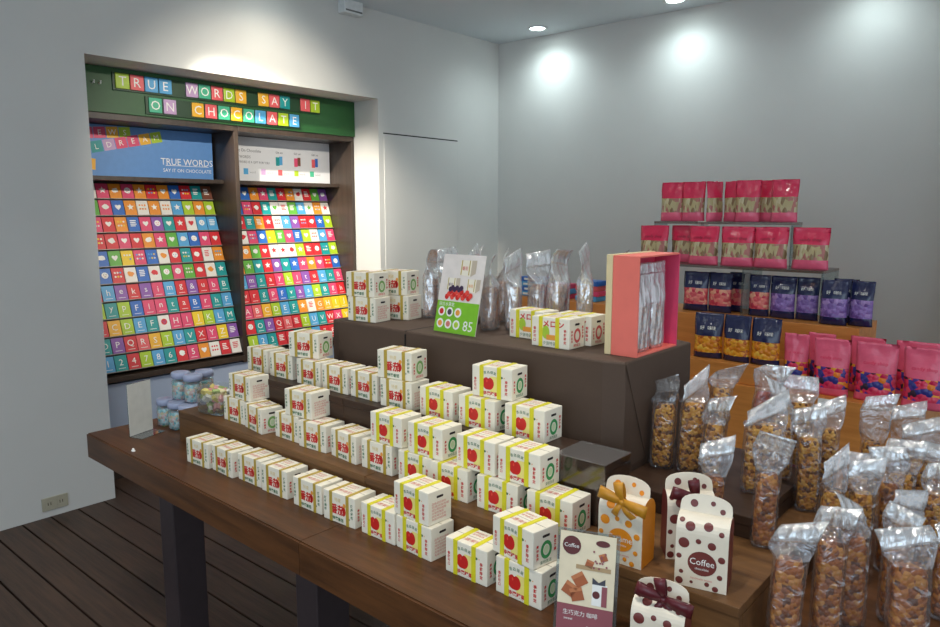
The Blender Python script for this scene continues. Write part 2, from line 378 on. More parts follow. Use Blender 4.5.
# the cards, one thing each
LROWS = ['RWPOPOROBRTD', 'PGPBOWOWSLOL', 'BPROBPVTRWSS', 'ORRPROPGSBPR', 'GBGYPBWRTRWO', 'WBRWBWGPGRWT', 'RSVRVPSRVRPT', 'LTLBPPTRBPTS', 'RALSTWPPYLST', 'TVRCALSTRPYV', 'STRLSTRPOWRW']
RROWS = ['VRBOPTROWRGV', 'OBPRTWWGSWOW', 'WRTORWSVRRBL', 'RWPBYGPBLWSP', 'ROGRWWWLRRTL', 'OGTRVTBPOPRB', 'SVTRPLPVRSTP', 'RRTPBTVSLTPR', 'PCALSTOWOAYY', 'RTVRCRLSTRPY', 'LSTRRTLSRRTL']
LG = [None]*6+['aheksimg&ubB', 'wypFlntaBrhF', 'BCDEF?HIJKLM', 'OPQRSTUVXYZ?', '124786?5????']
RG = [None]*6+['hmsaykltuenB', 'wrgpFvaseBgh', 'ABCDEF??GHIJ', '?OPQR?TUVWXY', '123??456789?']
ORD = ['first', 'second', 'third', 'fourth', 'fifth', 'sixth', 'seventh', 'eighth', 'ninth', 'tenth', 'eleventh', 'twelfth']
MOT = ['white blob', 'heart', 'stripes', 'star', 'face', 'dots']
CW, CH, CT = 0.0700, 0.090, 0.007
COLSPAN = ((1.712, 2.603), (2.662, 3.557))
def heart(s):
    return [(s*0.9*math.sin(t_)**3, s*(0.8*math.cos(t_)-0.3*math.cos(2*t_)-0.12*math.cos(3*t_))) for t_ in [2*math.pi*i/18 for i in range(18)]]
def star(s): return [((s if i % 2 == 0 else s*0.45)*math.sin(math.pi*i/5), (s if i % 2 == 0 else s*0.45)*math.cos(math.pi*i/5)) for i in range(10)]
def card(side, r, c, key, g):
    y0, y1 = COLSPAN[side]; p = PT+SD*((r+1)*PITCH-0.0065)+SN*0.0145
    yc = y0+(c+0.5)*(y1-y0)/12
    up = -SD; nn = SN
    tilt = R(3)                       # leans out a little at the foot of its pocket
    up = (-SD*math.cos(tilt)-SN*math.sin(tilt)*1.0).normalized(); nn = Y.cross(up); nn = nn if nn.x > 0 else -nn
    q = MB(); base = Vector((0, 0, 0))
    q.prism([(-CW/2, 0), (CW/2, 0), (CW/2, CH), (-CW/2, CH)], base, Y, up, -nn, CT, cm(key))
    cen = base+up*(CH*0.55)+nn*0.0005
    ink = WHITE if key != 'W' else cm(rnd.choice('RROG'))
    if g and g != '?':
        q.text(g, 0.052, cen, Y, up, ink); motif = 'letter '+g if not g.isdigit() else 'number '+g
        if g == '&': motif = 'ampersand'
        q.poly(rect(-0.02, 0.02, -0.0015, 0.0015), base+up*0.014+nn*0.0005, Y, up, ink)
    else:
        k = rnd.randrange(6); motif = MOT[k]
        if k == 0: q.poly([(0.022*math.cos(a)*rnd.uniform(.7, 1.1), 0.018*math.sin(a)*rnd.uniform(.7, 1.1)) for a in [i*math.pi/6 for i in range(12)]], cen, Y, up, ink)
        elif k == 1: q.poly(heart(0.020), cen, Y, up, ink)
        elif k == 2:
            for j in range(4): q.poly(rect(-0.02, 0.02*rnd.uniform(.3, 1), -0.003, 0.003), cen+up*(0.018-j*0.011), Y, up, ink)
        elif k == 3: q.poly(star(0.022), cen, Y, up, ink)
        elif k == 4:
            q.poly(circle(0, 0, 0.019), cen, Y, up, ink)
            kk = cm(rnd.choice('OPDB'))
            for dx in (-0.007, 0.007): q.poly(circle(dx, 0.004, 0.003, n=8), cen+nn*0.0004, Y, up, kk)
            q.poly(rect(-0.006, 0.006, -0.009, -0.006), cen+nn*0.0004, Y, up, kk)
        else:
            for dx in (-0.016, 0, 0.016):
                for dz in (-0.012, 0.012): q.poly(circle(dx, dz, 0.006, n=10), cen, Y, up, cm(rnd.choice('WWYS')) if key != 'W' else ink)
    o = q.build('chocolate_card')
    o.location = p+Y*yc+nn*CT*0
    tag(o, '%s card with %s, %s from left in %s row of %s board' % (COLS[key][0], motif, ORD[c], ORD[r], ('left', 'right')[side]), 'chocolate card', ('chocolate cards on the left board', 'chocolate cards on the right board')[side])
for side, rows, gl in ((0, LROWS, LG), (1, RROWS, RG)):
    for r in range(11):
        for c in range(12):
            card(side, r, c, rows[r][c], gl[r][c] if gl[r] else None)

# ------------------------------------------------------------------ display table with steps and covered block
TABW = wood('table_wood', (66, 40, 22), (112, 70, 38), 0.42, (1.0, 12, 12), 0.12, 0.3)
STEPW = wood('step_wood', (76, 50, 30), (128, 90, 54), 0.45, (1.0, 12, 12), 0.12, 0.3)
LEGM = mat('dark_leg_paint', (62, 52, 54), 0.4)
def table(x0, x1, yl, yr, label, inset):
    xc = (x0+x1)/2; yc = 1.55
    t = thing('display_table', label, 'table', (xc, yc, 0), 0, 'dark wooden display tables')
    hw = (x1-x0)/2-0.001; yf0, yf1 = yl-yc, yr-yc
    m = MB(); pts = [(-hw, yf0), (hw, yf1), (hw, 0.55), (-hw, 0.55)]
    m.prism(pts, (0, 0, 0.69), X, Y, Z, 0.06, TABW)
    m.build('tabletop', t)
    m = MB(); m.prism([(-hw, yf0-0.006), (hw, yf1-0.006), (hw, yf1+0.012), (-hw, yf0+0.012)], (0, 0, 0.662), X, Y, Z, 0.085, TABW)
    m.build('front_apron', t)
    for sx in (-1, 1):
        for sy in (-0.37, 0.43):
            lx = sx*(hw-0.14) if sx > 0 else -(hw-inset)
            m = MB(); m.box(lx-0.048, lx+0.048, sy-0.055, sy+0.055, 0, 0.69, LEGM, 0.004); m.build('leg', t)
    return t
table(-2.73, -1.42, 1.04, 1.012, 'left dark wooden table carrying tomato boxes', 0.385)
table(-1.42, -0.11, 1.012, 0.985, 'right dark wooden table carrying apple boxes and snack bags', 0.25)
Z1, Z2, Z3 = 0.855, 1.0, 1.19
def step_unit(name, x0, x1, y0, y1, z0, z1, label, m_, grp):
    t = thing(name, label, 'riser', ((x0+x1)/2, (y0+y1)/2, z0), 0, grp)
    h = z1-z0; hx = (x1-x0)/2-0.0008; hy = (y1-y0)/2
    m = MB(); m.box(-hx, hx, -hy, hy, h-0.02, h, m_, 0.002); m.build('top_board', t)
    m = MB(); m.box(-hx, hx, -hy+0.002, -hy+0.02, 0.0, h-0.0205, m_); m.build('front_board', t)
    for sx in (-1, 1):
        m = MB(); m.box(sx*hx-(0.018 if sx > 0 else 0), sx*hx+(0 if sx > 0 else 0.018), -hy+0.021, hy, 0, h-0.0205, m_); m.build('end_board', t)
    return t
T0 = 0.7502
step_unit('wooden_riser', -2.41, -1.42, 1.222, 1.95, T0, Z1, 'left lower wooden step under the tomato boxes', STEPW, 'lower wooden steps')
step_unit('wooden_riser', -1.42, -0.425, 1.222, 1.95, T0, Z1, 'right lower wooden step under the coffee packs', STEPW, 'lower wooden steps')
DSTEP = wood('dark_step_wood', (48, 33, 25), (74, 53, 40), 0.4, (1, 12, 12), 0.1, 0.3)
step_unit('wooden_riser', -2.236, -1.66, 1.350, 1.465, Z1+0.0003, Z2, 'left upper dark step beside the card rack', DSTEP, 'upper dark steps')
step_unit('wooden_riser', -1.66, -0.775, 1.350, 1.465, Z1+0.0003, Z2, 'right upper dark step with a glossy bare end', DSTEP, 'upper dark steps')
step_unit('wooden_riser', -1.945, -0.50, 1.505, 1.949, Z1+0.0003, 0.905, 'thin dark board under the covered block and the leftmost clear bags', DSTEP, 'upper dark steps')
# clear cover on the bare end of the upper step
t = thing('clear_riser_cover', 'clear plastic cover over the bare right end of the upper step', 'cover', (-0.79, 1.43, Z2+0.0003))
CV = film('clear_cover', (240, 236, 230), 0.06, 0.2, 0.06, 8, 0.05); CV2 = film('clear_cover_side', (246, 244, 240), 0.01, 0.1, 0.02, 8, 0.0)
m = MB(); m.box(-0.115, 0.0175, -0.0835, 0.034, 0.0002, 0.0022, CV, 0.0008); m.build('top_sheet', t)
m = MB(); m.box(-0.115, 0.0175, -0.0835, -0.0815, -0.144, 0.0, CV2); m.box(0.0156, 0.0175, -0.081, 0.034, -0.144, 0.0, CV2); m.build('side_sheet', t)

# cloth covered block
CLOTH = mat('brown_cloth', (80, 62, 50), 0.75, var=0.05, scale=8, bump=0.08, bscale=25)
BX0, BX1, BY0, BY1 = -1.94, -0.838, 1.525, 1.93
t = thing('covered_block', 'large block wrapped in brown-grey paper behind the steps', 'display block', ((BX0+BX1)/2, (BY0+BY1)/2, 0.9056))
hx, hy, hz = (BX1-BX0)/2, (BY1-BY0)/2, Z3-0.9056
m = MB(); n = 26; rs = []
# wrapped body: slightly soft edges and sagging paper
def rr(k, ex, z):
    out = []
    for i in range(64):
        a = 2*math.pi*i/64+math.pi/64; ca, sa = math.cos(a), math.sin(a); p = 40
        s_ = (abs(ca)**p+abs(sa)**p)**(-1/p)
        x, y_ = ca*s_*(hx+ex), sa*s_*(hy+ex)
        q = noise.noise(Vector((x*5, y_*5, z*8)))*0.003
        out.append((x+q*(0.5 if abs(ca) > .7 else 0), y_+q, z))
    return out
for k, (ex, z) in enumerate(((0.0, 0.0), (0.002, 0.02), (0.0, 0.10), (0.001, 0.19), (-0.0005, hz-0.005), (-0.002, hz-0.0015), (-0.005, hz), (-0.06, hz))):
    rs.append(rr(k, ex, z))
m.rings(rs, CLOTH); m.build('paper_wrap', t)
m = MB(); m.prism([(-0.185, hz-0.006), (-0.178, hz-0.003), (-0.02, hz-0.12), (0.10, 0.002), (-0.06, 0.002)], (hx+0.0012, 0, 0), Y, Z, X, 0.0022, CLOTH); m.build('folded_flap', t)
m = MB(); m.box(-0.185, -0.182, -hy-0.003, -hy+0.01, 0.02, hz-0.01, GAPM); m.box(-0.185, -0.182, -hy-0.001, hy-0.1, hz-0.001, hz+0.0006, GAPM); m.build('paper_seam', t)

# ------------------------------------------------------------------ fruit boxes
BW, BD, BH = 0.12, 0.075, 0.08
RED = mat('red_print', (206, 34, 30), 0.45, var=0.03); PINKINK = mat('pink_print', (214, 120, 110), 0.5, var=0.03)
GINK = mat('green_print', (62, 112, 74), 0.5, var=0.03); LGREEN = mat('light_green_print', (128, 176, 96), 0.5)
GOLD = mat('gold_strap', (186, 158, 62), 0.45, var=0.05); YEL = mat('yellow_strap', (222, 212, 40), 0.45, var=0.04)
PALEY = mat('pale_yellow_print', (240, 224, 130), 0.5); ORG = mat('orange_print', (236, 156, 60), 0.5); MEL = mat('melon_green_print', (176, 206, 60), 0.5)
SLOT = mat('slot_shadow', (44, 32, 30), 0.9)
BOXP = {}
def apple_pts(s):
    out = []
    for i in range(24):
        a = 2*math.pi*i/24+math.pi/2
        r = s*(1-0.16*math.exp(-((a-math.pi/2) % (2*math.pi))**2*6)-0.16*math.exp(-(((math.pi/2-a) % (2*math.pi)))**2*6)-0.08*math.exp(-((a-1.5*math.pi))**2*8))
        out.append((r*math.cos(a)*0.98, r*math.sin(a)))
    return out
def box_proto(kind, end):
    """builds one fruit box with its straps and handle slots; returns its meshes"""
    m = MB(); f = -BD/2-0.0003
    m.box(-BW/2, BW/2, -BD/2, BD/2, 0, BH, PAPER, 0.0022)
    m.box(-BW/2+0.002, BW/2-0.002, -0.0006, 0.0006, BH-0.0002, BH+0.0002, mat('carton_seam', (150, 140, 126), 0.7))
    for yy in (f, ):
        F = lambda x, z: Vector((x, yy, z))
        ink = GINK if kind == 'tomato' else RED
        if kind == 'tomato':
            m.column('新鮮美味', 0.0085, F(-0.052, 0.058), X, Z, GINK, 1.2); m.column('健康好吃', 0.0085, F(0.049, 0.058), X, Z, GINK, 1.2)
            m.text('番茄', 0.0275, F(-0.006, 0.036), X, Z, RED, 1.0, bold=0.035); m.poly(circle(0.020, 0.036, 0.006, 0.011), F(0, 0), X, Z, RED); m.poly(circle(0.021, 0.052, 0.005, 0.006), F(0, 0), X, Z, ORG)
            m.text('特選', 0.012, F(-0.004, 0.062), X, Z, mat('pale_gold_print', (226, 200, 130), 0.5)); m.text('特選番茄', 0.0105, F(-0.004, 0.011), X, Z, GINK, bold=0.025)
            m.text('果', 0.006, F(0.04, 0.02), X, Z, GINK)
        elif kind == 'apple':
            m.poly(rect(-0.004, 0.017, 0.016, 0.056), F(0, 0), X, Z, PALEY)
            m.add([F(p[0]-0.010, p[1]+0.037)+Vector((0, -0.0002, 0)) for p in apple_pts(0.0175)], [tuple(range(24))], RED)
            m.poly(circle(-0.014, 0.043, 0.0025, 0.004, 8), F(0, 0)+Vector((0, -0.0004, 0)), X, Z, mat('bright_red_print', (232, 74, 60), 0.4))
            for i, ch in enumerate('青森蘋果'):
                a = (i-1.5)*0.2; m.text(ch, 0.0088, F(-0.005+math.sin(a)*0.05, 0.066-(1-math.cos(a))*0.05), (math.cos(a), 0, -math.sin(a)), (math.sin(a), 0, math.cos(a)), GINK)
            m.text('特選蘋果', 0.0115, F(-0.004, 0.011), X, Z, RED, bold=0.03); m.column('季節限定', 0.0085, F(0.044, 0.046), X, Z, RED, 1.15); m.column('香甜可口', 0.0075, F(-0.050, 0.045), X, Z, RED, 1.15)
            m.poly(circle(0.030, 0.056, 0.004, 0.003, 8), F(0, 0), X, Z, GINK); m.poly(circle(0.038, 0.056, 0.0015, n=6), F(0, 0), X, Z, ORG)
        else:
            m.poly(circle(-0.014, 0.040, 0.012, 0.018), F(0, 0), X, Z, MEL); m.poly(rect(-0.012, 0.018, 0.020, 0.034), F(0, 0)+Vector((0, -0.0001, 0)), X, Z, ORG)
            m.text('メロン', 0.021, F(0.010, 0.063), X, Z, RED, 1.1, bold=0.03); m.text('夕張特選', 0.0105, F(-0.002, 0.011), X, Z, GINK)
            m.column('香甜可口', 0.009, F(-0.050, 0.048), X, Z, RED, 1.2); m.column('季節限定', 0.0085, F(0.047, 0.048), X, Z, RED, 1.2)
    # end face (right, +X) and the mirrored left end
    for s_ in (1, -1):
        U = Y*s_; E = lambda d, z: Vector((s_*(BW/2+0.0003), 0, z))+U*d
        if end == 'ring':
            rg = mat('pink_ring_print', (214, 90, 90), 0.5) if kind == 'melon' else (mat('deep_green_print', (58, 150, 84), 0.5) if kind == 'apple' else LGREEN)
            n_ = 24; a = circle(0, 0, 0.0165, 0.0195, n_); c_ = circle(0, 0, 0.0095, 0.0120, n_); o_ = E(0.001, 0.034)
            m.add([o_+U*p[0]+Z*p[1] for p in a+c_], [(i, (i+1) % n_, n_+(i+1) % n_, n_+i) for i in range(n_)], rg)
            m.poly(circle(0, 0, 0.007, 0.009), o_, U, Z, mat('pale_green_print', (206, 222, 180), 0.5) if kind != 'melon' else PAPER)
            m.column('產地直送', 0.0075, E(-0.025, 0.046), U, Z, RED, 1.15); m.column('農會推薦', 0.0075, E(0.027, 0.054), U, Z, RED, 1.15)
            m.text('MADE IN TAIWAN' if False else '果物直送', 0.0085, E(0, 0.009), U, Z, RED if kind != 'apple' else GINK)
        else:
            for i in range(6):
                m.text('品名成分保存期限'[i % 4:i % 4+6], 0.0062, E(-0.026, 0.05-i*0.0075), U, Z, PINKINK, 1.0+(0.25 if i != 1 else 0.5), 'L')
    # top
    m.text('特選果物' if kind != 'tomato' else '新鮮番茄', 0.014, Vector((-0.005, -0.016, BH+0.0003)), X, Y, PINKINK, 1.1)
    for r_ in range(2): m.text('產地直送', 0.007, Vector((-0.005, 0.012+0.011*r_, BH+0.0003)), X, Y, PINKINK, 1.2)
    body = m.mesh('carton')
    st = []
    sm = GOLD if kind == 'tomato' else YEL
    for xc in (-0.0305, 0.0325 if kind == 'tomato' else 0.0225):
        q = MB(); w_ = 0.0055 if kind == 'tomato' else 0.0062; e = 0.0007
        q.box(xc-w_, xc+w_, -BD/2-e, -BD/2-0.0002, 0.0, BH+e, sm); q.box(xc-w_, xc+w_, BD/2+0.0002, BD/2+e, 0, BH+e, sm); q.box(xc-w_, xc+w_, -BD/2-e, BD/2+e, BH+0.0001, BH+e, sm)
        st.append(q.mesh('strap'))
    hs = []
    for s_ in (1, -1):
        q = MB(); x0 = s_*(BW/2+0.0002)
        q.poly([(-0.0095, -0.0028), (0.0095, -0.0028), (0.0110, 0), (0.0095, 0.0028), (-0.0095, 0.0028), (-0.0110, 0)], (x0+s_*0.0002, 0, BH*0.80), Y*s_, Z, SLOT); hs.append(q.mesh('handle_slot'))
    return body, st, hs
GRP = {'tomato': 'tomato boxes with gold straps', 'apple': 'apple boxes with yellow straps', 'melon': 'melon boxes with yellow straps'}
def fruit_box(kind, end, x, y, z, rot, label):
    """x, y: front left bottom corner"""
    if (kind, end) not in BOXP: BOXP[(kind, end)] = box_proto(kind, end)
    body, st, hs = BOXP[(kind, end)]; a = R(rot)
    cx = x+math.cos(a)*BW/2-math.sin(a)*BD/2; cy = y+math.sin(a)*BW/2+math.cos(a)*BD/2
    t = thing('fruit_box', label, 'gift box', (cx, cy, z), a, GRP[kind])
    for n_, ms in (('carton', [body]), ('strap', st), ('handle_slot', hs)):
        for me in ms:
            o = bpy.data.objects.new(n_, me); COL.objects.link(o); o.parent = t
ZA, ZB, ZD, ZE = T0, Z1+0.0003, Z2+0.0003, Z3+0.0006
UP = BH+0.0012
FB = [
 # table, front row
 ('tomato', 'ring', -2.170, 1.121, ZA, 3, 'white tomato box at the left end of the front row on the table'),
 ('tomato', 'ring', -2.042, 1.136, ZA, -2, 'white tomato box second from the left in the front table row'),
 ('tomato', 'ring', -1.909, 1.145, ZA, 0, 'white tomato box third from the left in the front table row'),
 ('tomato', 'ring', -1.778, 1.140, ZA, 1, 'white tomato box fourth from the left in the front table row'),
 ('tomato', 'ring', -1.622, 1.138, ZA, 1, 'white tomato box fifth in the front table row, behind the tabletop joint'),
 ('tomato', 'ring', -1.487, 1.136, ZA, 2, 'white tomato box last of the tomato boxes in the front table row'),
 ('apple', 'ring', -1.345, 1.143, ZA, 0, 'white apple box at the left end of the front apple row on the table'),
 ('apple', 'lines', -1.220, 1.145, ZA, -2.5, 'white apple box on the table carrying another apple box, lettered grey end'),
 ('apple', 'lines', -1.231, 1.149, ZA+UP, -3, 'white apple box on top of the second apple box of the front row'),
 ('apple', 'ring', -1.051, 1.136, ZA, 0, 'white apple box standing single in the gap between two front apple stacks'),
 ('apple', 'ring', -0.909, 1.139, ZA, -1.5, 'white apple box under another one beside the coffee price card'),
 ('apple', 'ring', -0.927, 1.150, ZA+UP, -8.5, 'white apple box turned atop the stack beside the coffee price card'),
 # lower step
 ('tomato', 'ring', -2.189, 1.270, ZB, 1, 'white tomato box at the left end of the lower step beside the candy tub'),
 ('tomato', 'ring', -2.057, 1.266, ZB, -8, 'white tomato box with green oval end, under a box near the candy tub'),
 ('tomato', 'ring', -1.898, 1.273, ZB, 0, 'white tomato box third from the left on the lower step, half under another'),
 ('tomato', 'ring', -1.762, 1.262, ZB, 3, 'white tomato box fourth from the left on the lower step'),
 ('tomato', 'lines', -1.622, 1.272, ZB, -5, 'white tomato box fifth on the lower step with lettered end showing'),
 ('tomato', 'ring', -1.483, 1.266, ZB, 0, 'white tomato box on the lower step carrying an apple box'),
 ('apple', 'ring', -1.338, 1.266, ZB, 0, 'white apple box first of the lower step apple boxes, mostly hidden'),
 ('apple', 'ring', -1.214, 1.260, ZB, 0, 'white apple box on the lower step behind the front lettered stack'),
 ('apple', 'ring', -1.066, 1.262, ZB, 0, 'white apple box third of the apple boxes along the lower step'),
 ('apple', 'ring', -0.920, 1.262, ZB, 0, 'white apple box at the right end of the lower step boxes'),
 ('tomato', 'lines', -2.162, 1.277, ZB+UP, 1, 'white tomato box with lettered end stacked at the left of the lower step'),
 ('tomato', 'lines', -1.841, 1.272, ZB+UP, 4, 'white tomato box with lettered end stacked alone mid lower step'),
 ('apple', 'ring', -1.451, 1.272, ZB+UP, 0, 'white apple box stacked on the lower step tomato box, leftmost upper apple'),
 ('apple', 'ring', -1.306, 1.271, ZB+UP, 0, 'white apple box second of the four stacked on the lower step'),
 ('apple', 'ring', -1.141, 1.274, ZB+UP, -1, 'white apple box third of the four stacked on the lower step'),
 ('apple', 'ring', -1.012, 1.274, ZB+UP, -1, 'white apple box with green ring end topping the right of lower step'),
 # upper step
 ('tomato', 'ring', -2.232, 1.395, ZD, 0, 'white tomato box at the left end of the upper step'),
 ('tomato', 'lines', -2.087, 1.388, ZD, 2, 'white tomato box second from the left on the upper step'),
 ('tomato', 'ring', -1.930, 1.383, ZD, 0, 'white tomato box on the upper step under the turned box'),
 ('tomato', 'ring', -1.800, 1.384, ZD, 0, 'white tomato box fourth from the left on the upper step'),
 ('tomato', 'ring', -1.668, 1.387, ZD, -1, 'white tomato box fifth from the left on the upper step'),
 ('tomato', 'lines', -1.520, 1.372, ZD, 3, 'white tomato box under the turned one in front of the block'),
 ('apple', 'ring', -1.368, 1.378, ZD, 0, 'white apple box leftmost of the apple boxes on the upper step'),
 ('apple', 'ring', -1.225, 1.376, ZD, 0, 'white apple box middle of the upper step, under a higher box'),
 ('apple', 'ring', -1.081, 1.386, ZD, 0, 'white apple box at the right end of the upper step'),
 ('tomato', 'ring', -1.975, 1.388, ZD+UP, 14, 'white tomato box turned atop the left boxes of the upper step'),
 ('tomato', 'ring', -1.530, 1.372, ZD+UP, 9, 'white tomato box turned atop a tomato box before the block'),
 ('apple', 'ring', -1.192, 1.392, ZD+UP, 5, 'white apple box topmost of the upper step apple boxes'),
 # covered block
 ('tomato', 'lines', -1.876, 1.556, ZE, 7, 'white tomato box lower front of the four on the covered block'),
 ('tomato', 'ring', -1.882, 1.556, ZE+UP, 8, 'white tomato box upper front of the four on the covered block'),
 ('tomato', 'lines', -1.838, 1.664, ZE, 9, 'white tomato box lower rear of the four on the covered block'),
 ('tomato', 'ring', -1.846, 1.662, ZE+UP, 11, 'white tomato box upper rear of the four on the covered block'),
 ('melon', 'ring', -1.146, 1.586, ZE, 0, 'white melon box at the front of the covered block'),
 ('melon', 'ring', -1.130, 1.668, ZE, 0, 'white melon box right behind the front melon box'),
 ('melon', 'ring', -1.275, 1.655, ZE, 0, 'white melon box at the left rear of the three melon boxes'),
]
for a in FB: fruit_box(*a)

# ------------------------------------------------------------------ pouches with printed bands
def pouch(name, label, cat, loc, rotz, w_, h_, d_, bands, group, seed, lean=0.0, prints=None, tagcol=None):
    """stand-up pouch; bands = [(v_end, material, part name)] from the foot up; front faces -Y"""
    rg = random.Random(seed); t = thing(name, label, cat, loc, rotz, group)
    nx = 12; nz = 22; v0 = 0.0
    def surf(u, v, side):
        prof = (0.55+0.45*min(1, v/0.12))*(1-max(0, (v-0.30)/0.62)**1.3) if v < 0.92 else 0.0
        th = d_/2*max(0.02, prof)*max(0, 1-abs(u)**3.2)+0.0008
        if v < 0.02: th = max(th, d_*0.28*(1-abs(u)**4))
        ww = w_/2*(1-0.05*math.sin(math.pi*min(1, v*1.3)))
        cr = noise.noise(Vector((u*2.3+seed*3.1, v*4.0, side*5)))*0.0055*(0.3+v)
        bend = lean*max(0, v-0.62)**1.5*h_
        return Vector((u*ww, side*th+cr+bend-(0 if v > 0 else 0), v*h_+noise.noise(Vector((u*2+seed, 9, v)))*0.003*v))
    for vend, mt, pname in bands:
        k0 = int(round(v0*nz)); k1 = int(round(vend*nz)); m = MB(); rs = []
        for k in range(k0, k1+1):
            v = k/nz
            rs.append([surf(-1+2*i/nx, v, -1) for i in range(nx+1)]+[surf(1-2*i/nx, v, 1) for i in range(1, nx)])
        m.rings(rs, mt, k0 == 0, k1 == nz)
        if prints:
            for (pv0, kind_, col) in prints:
                if v0 <= pv0 < vend:
                    c_ = surf(0, pv0, -1)+Vector((0, -0.0025, 0)); cr_ = surf(0.0, min(1, pv0+0.05), -1)
                    vv = (cr_+Vector((0, -0.0025, 0))-c_).normalized()
                    if kind_ == 'dots':
                        for dx in (-0.2, 0.06, 0.2): m.text('好' if dx < 0 else '味', w_*0.16, c_+X*dx*w_, X, vv, col)
                    elif kind_ == 'line': m.text('candy shop', w_*0.13, c_, X, vv, col)
                    else: m.text(kind_, w_*0.17, c_, X, vv, col)
        m.build(pname, t, True); v0 = vend
    return t
PINK = mat('pink_pouch', (236, 52, 92), 0.25, var=0.05, bump=0.25, bscale=40, coat=0.3); PINK2 = mat('light_pink_pouch', (244, 104, 134), 0.25, var=0.05, bump=0.2, bscale=40)
NAVY = mat('navy_pouch', (30, 36, 78), 0.2, var=0.06, bump=0.3, bscale=40, coat=0.4)
NUTW = crumbs('pale_snack_window', [(196, 178, 130), (170, 150, 100), (214, 200, 160), (150, 120, 84), (190, 120, 110)], 70, 0.3, (1, 1, 0.4))
PKW = crumbs('pink_snack_window', [(222, 90, 96), (236, 130, 120), (206, 60, 80), (240, 170, 140)], 60, 0.25)
PUW = crumbs('purple_snack_window', [(130, 100, 170), (150, 120, 190), (110, 80, 150), (170, 140, 200)], 60, 0.25)
ORW = crumbs('orange_snack_window', [(236, 160, 40), (220, 130, 30), (244, 190, 70), (190, 100, 30)], 60, 0.25)
CAW = crumbs('candy_window', [(226, 50, 90), (230, 70, 100), (60, 60, 140), (240, 130, 40), (60, 40, 60), (214, 40, 84), (250, 170, 60), (90, 60, 150)], 52, 0.25)

# ------------------------------------------------------------------ back stand
OWOOD = wood('orange_wood', (196, 122, 54), (226, 152, 76), 0.45, (1, 14, 14), 0.05)
st = thing('display_stand', 'orange wooden stepped stand in front of the back wall', 'stand', (-1.5, 3.45, 0))
def sp(name, x0, x1, y0, y1, z0, z1, m_=OWOOD, bev=0.003):
    q = MB(); q.box(x0+1.5, x1+1.5, y0-3.45, y1-3.45, z0, z1, m_, bev); return q.build(name, st)
sp('base_cabinet', -2.75, -0.46, 3.12, 3.95, 0, 0.80)
sp('upper_shelf_box', -2.75, -0.745, 3.40, 3.72, 0.801, 1.055)
sp('low_block', -1.40, -0.995, 3.14, 3.385, 0.801, 0.885)
AC = acrylic('clear_acrylic')
def bridge(x0, x1, y0, y1, z0, z1, label, mids):
    t = thing('acrylic_riser', label, 'riser', ((x0+x1)/2, (y0+y1)/2, z0), 0, 'clear acrylic risers on the stand')
    hx, hy, h = (x1-x0)/2, (y1-y0)/2, z1-z0
    q = MB(); q.box(-hx, hx, -hy, hy, h-0.012, h, acrylic('frosted_acrylic', (190, 176, 164)), 0.001); q.build('top_sheet', t)
    for xm in [x0+0.005, x1-0.005]+mids:
        q = MB(); q.box(xm-(x0+x1)/2-0.004, xm-(x0+x1)/2+0.004, -hy, hy, 0.0004, h-0.0125, AC); q.build('upright', t)
bridge(-1.90, -0.915, 3.45, 3.70, 1.0556, 1.287, 'lower clear acrylic riser over the navy pouches', [-1.27])
bridge(-1.79, -1.09, 3.56, 3.70, 1.2876, 1.497, 'upper clear acrylic riser holding the top pink pouches', [])
zt3, zt2, zs, zb = 1.4976, 1.2878, 1.0558, 0.8006
pb = [(0.22, PINK2, 'foot_band'), (0.60, NUTW, 'snack_window'), (1.0, PINK, 'header')]
g3 = 'pink pouches on the top riser'; g2 = 'pink pouches on the lower riser'
for i, (x, y_, rz, lb) in enumerate(((-1.718, 3.615, 4, 'pink snack pouch at the left end of the top riser'), (-1.600, 3.61, 2, 'pink snack pouch second from the left on the top riser'),
        (-1.496, 3.63, 74, 'pink snack pouch turned edge-on on the top riser'), (-1.404, 3.668, -3, 'pink snack pouch just right of the edge-on one on the top riser'),
        (-1.322, 3.605, 3, 'pink snack pouch third from the right on the top riser'), (-1.232, 3.665, -2, 'pink snack pouch second from the right on the top riser'), (-1.150, 3.61, 5, 'pink snack pouch at the right end of the top riser'))):
    pouch('snack_pouch', lb, 'snack pouch', (x, y_, zt3), R(rz), 0.122, 0.20, 0.05, pb, g3, 20+i, 0.15)
for i, (x, y_, rz, lb) in enumerate(((-1.760, 3.51, 0, 'pink snack pouch at the left end of the lower riser'), (-1.625, 3.60, 6, 'pink snack pouch second from left on the lower riser, behind the pink box'),
        (-1.490, 3.50, -3, 'pink snack pouch third from the left on the lower riser'), (-1.320, 3.50, 4, 'pink snack pouch third from the right on the lower riser'),
        (-1.165, 3.50, -2, 'pink snack pouch second from the right on the lower riser'), (-0.995, 3.52, 3, 'pink snack pouch at the right end of the lower riser'))):
    pouch('snack_pouch', lb, 'snack pouch', (x, y_, zt2), R(rz), 0.158, 0.188, 0.055, pb, g2, 40+i, 0.1, [(0.70, 'line', mat('dark_red_ink', (150, 20, 50), 0.5))])
gn = 'navy pouches on the orange shelf'
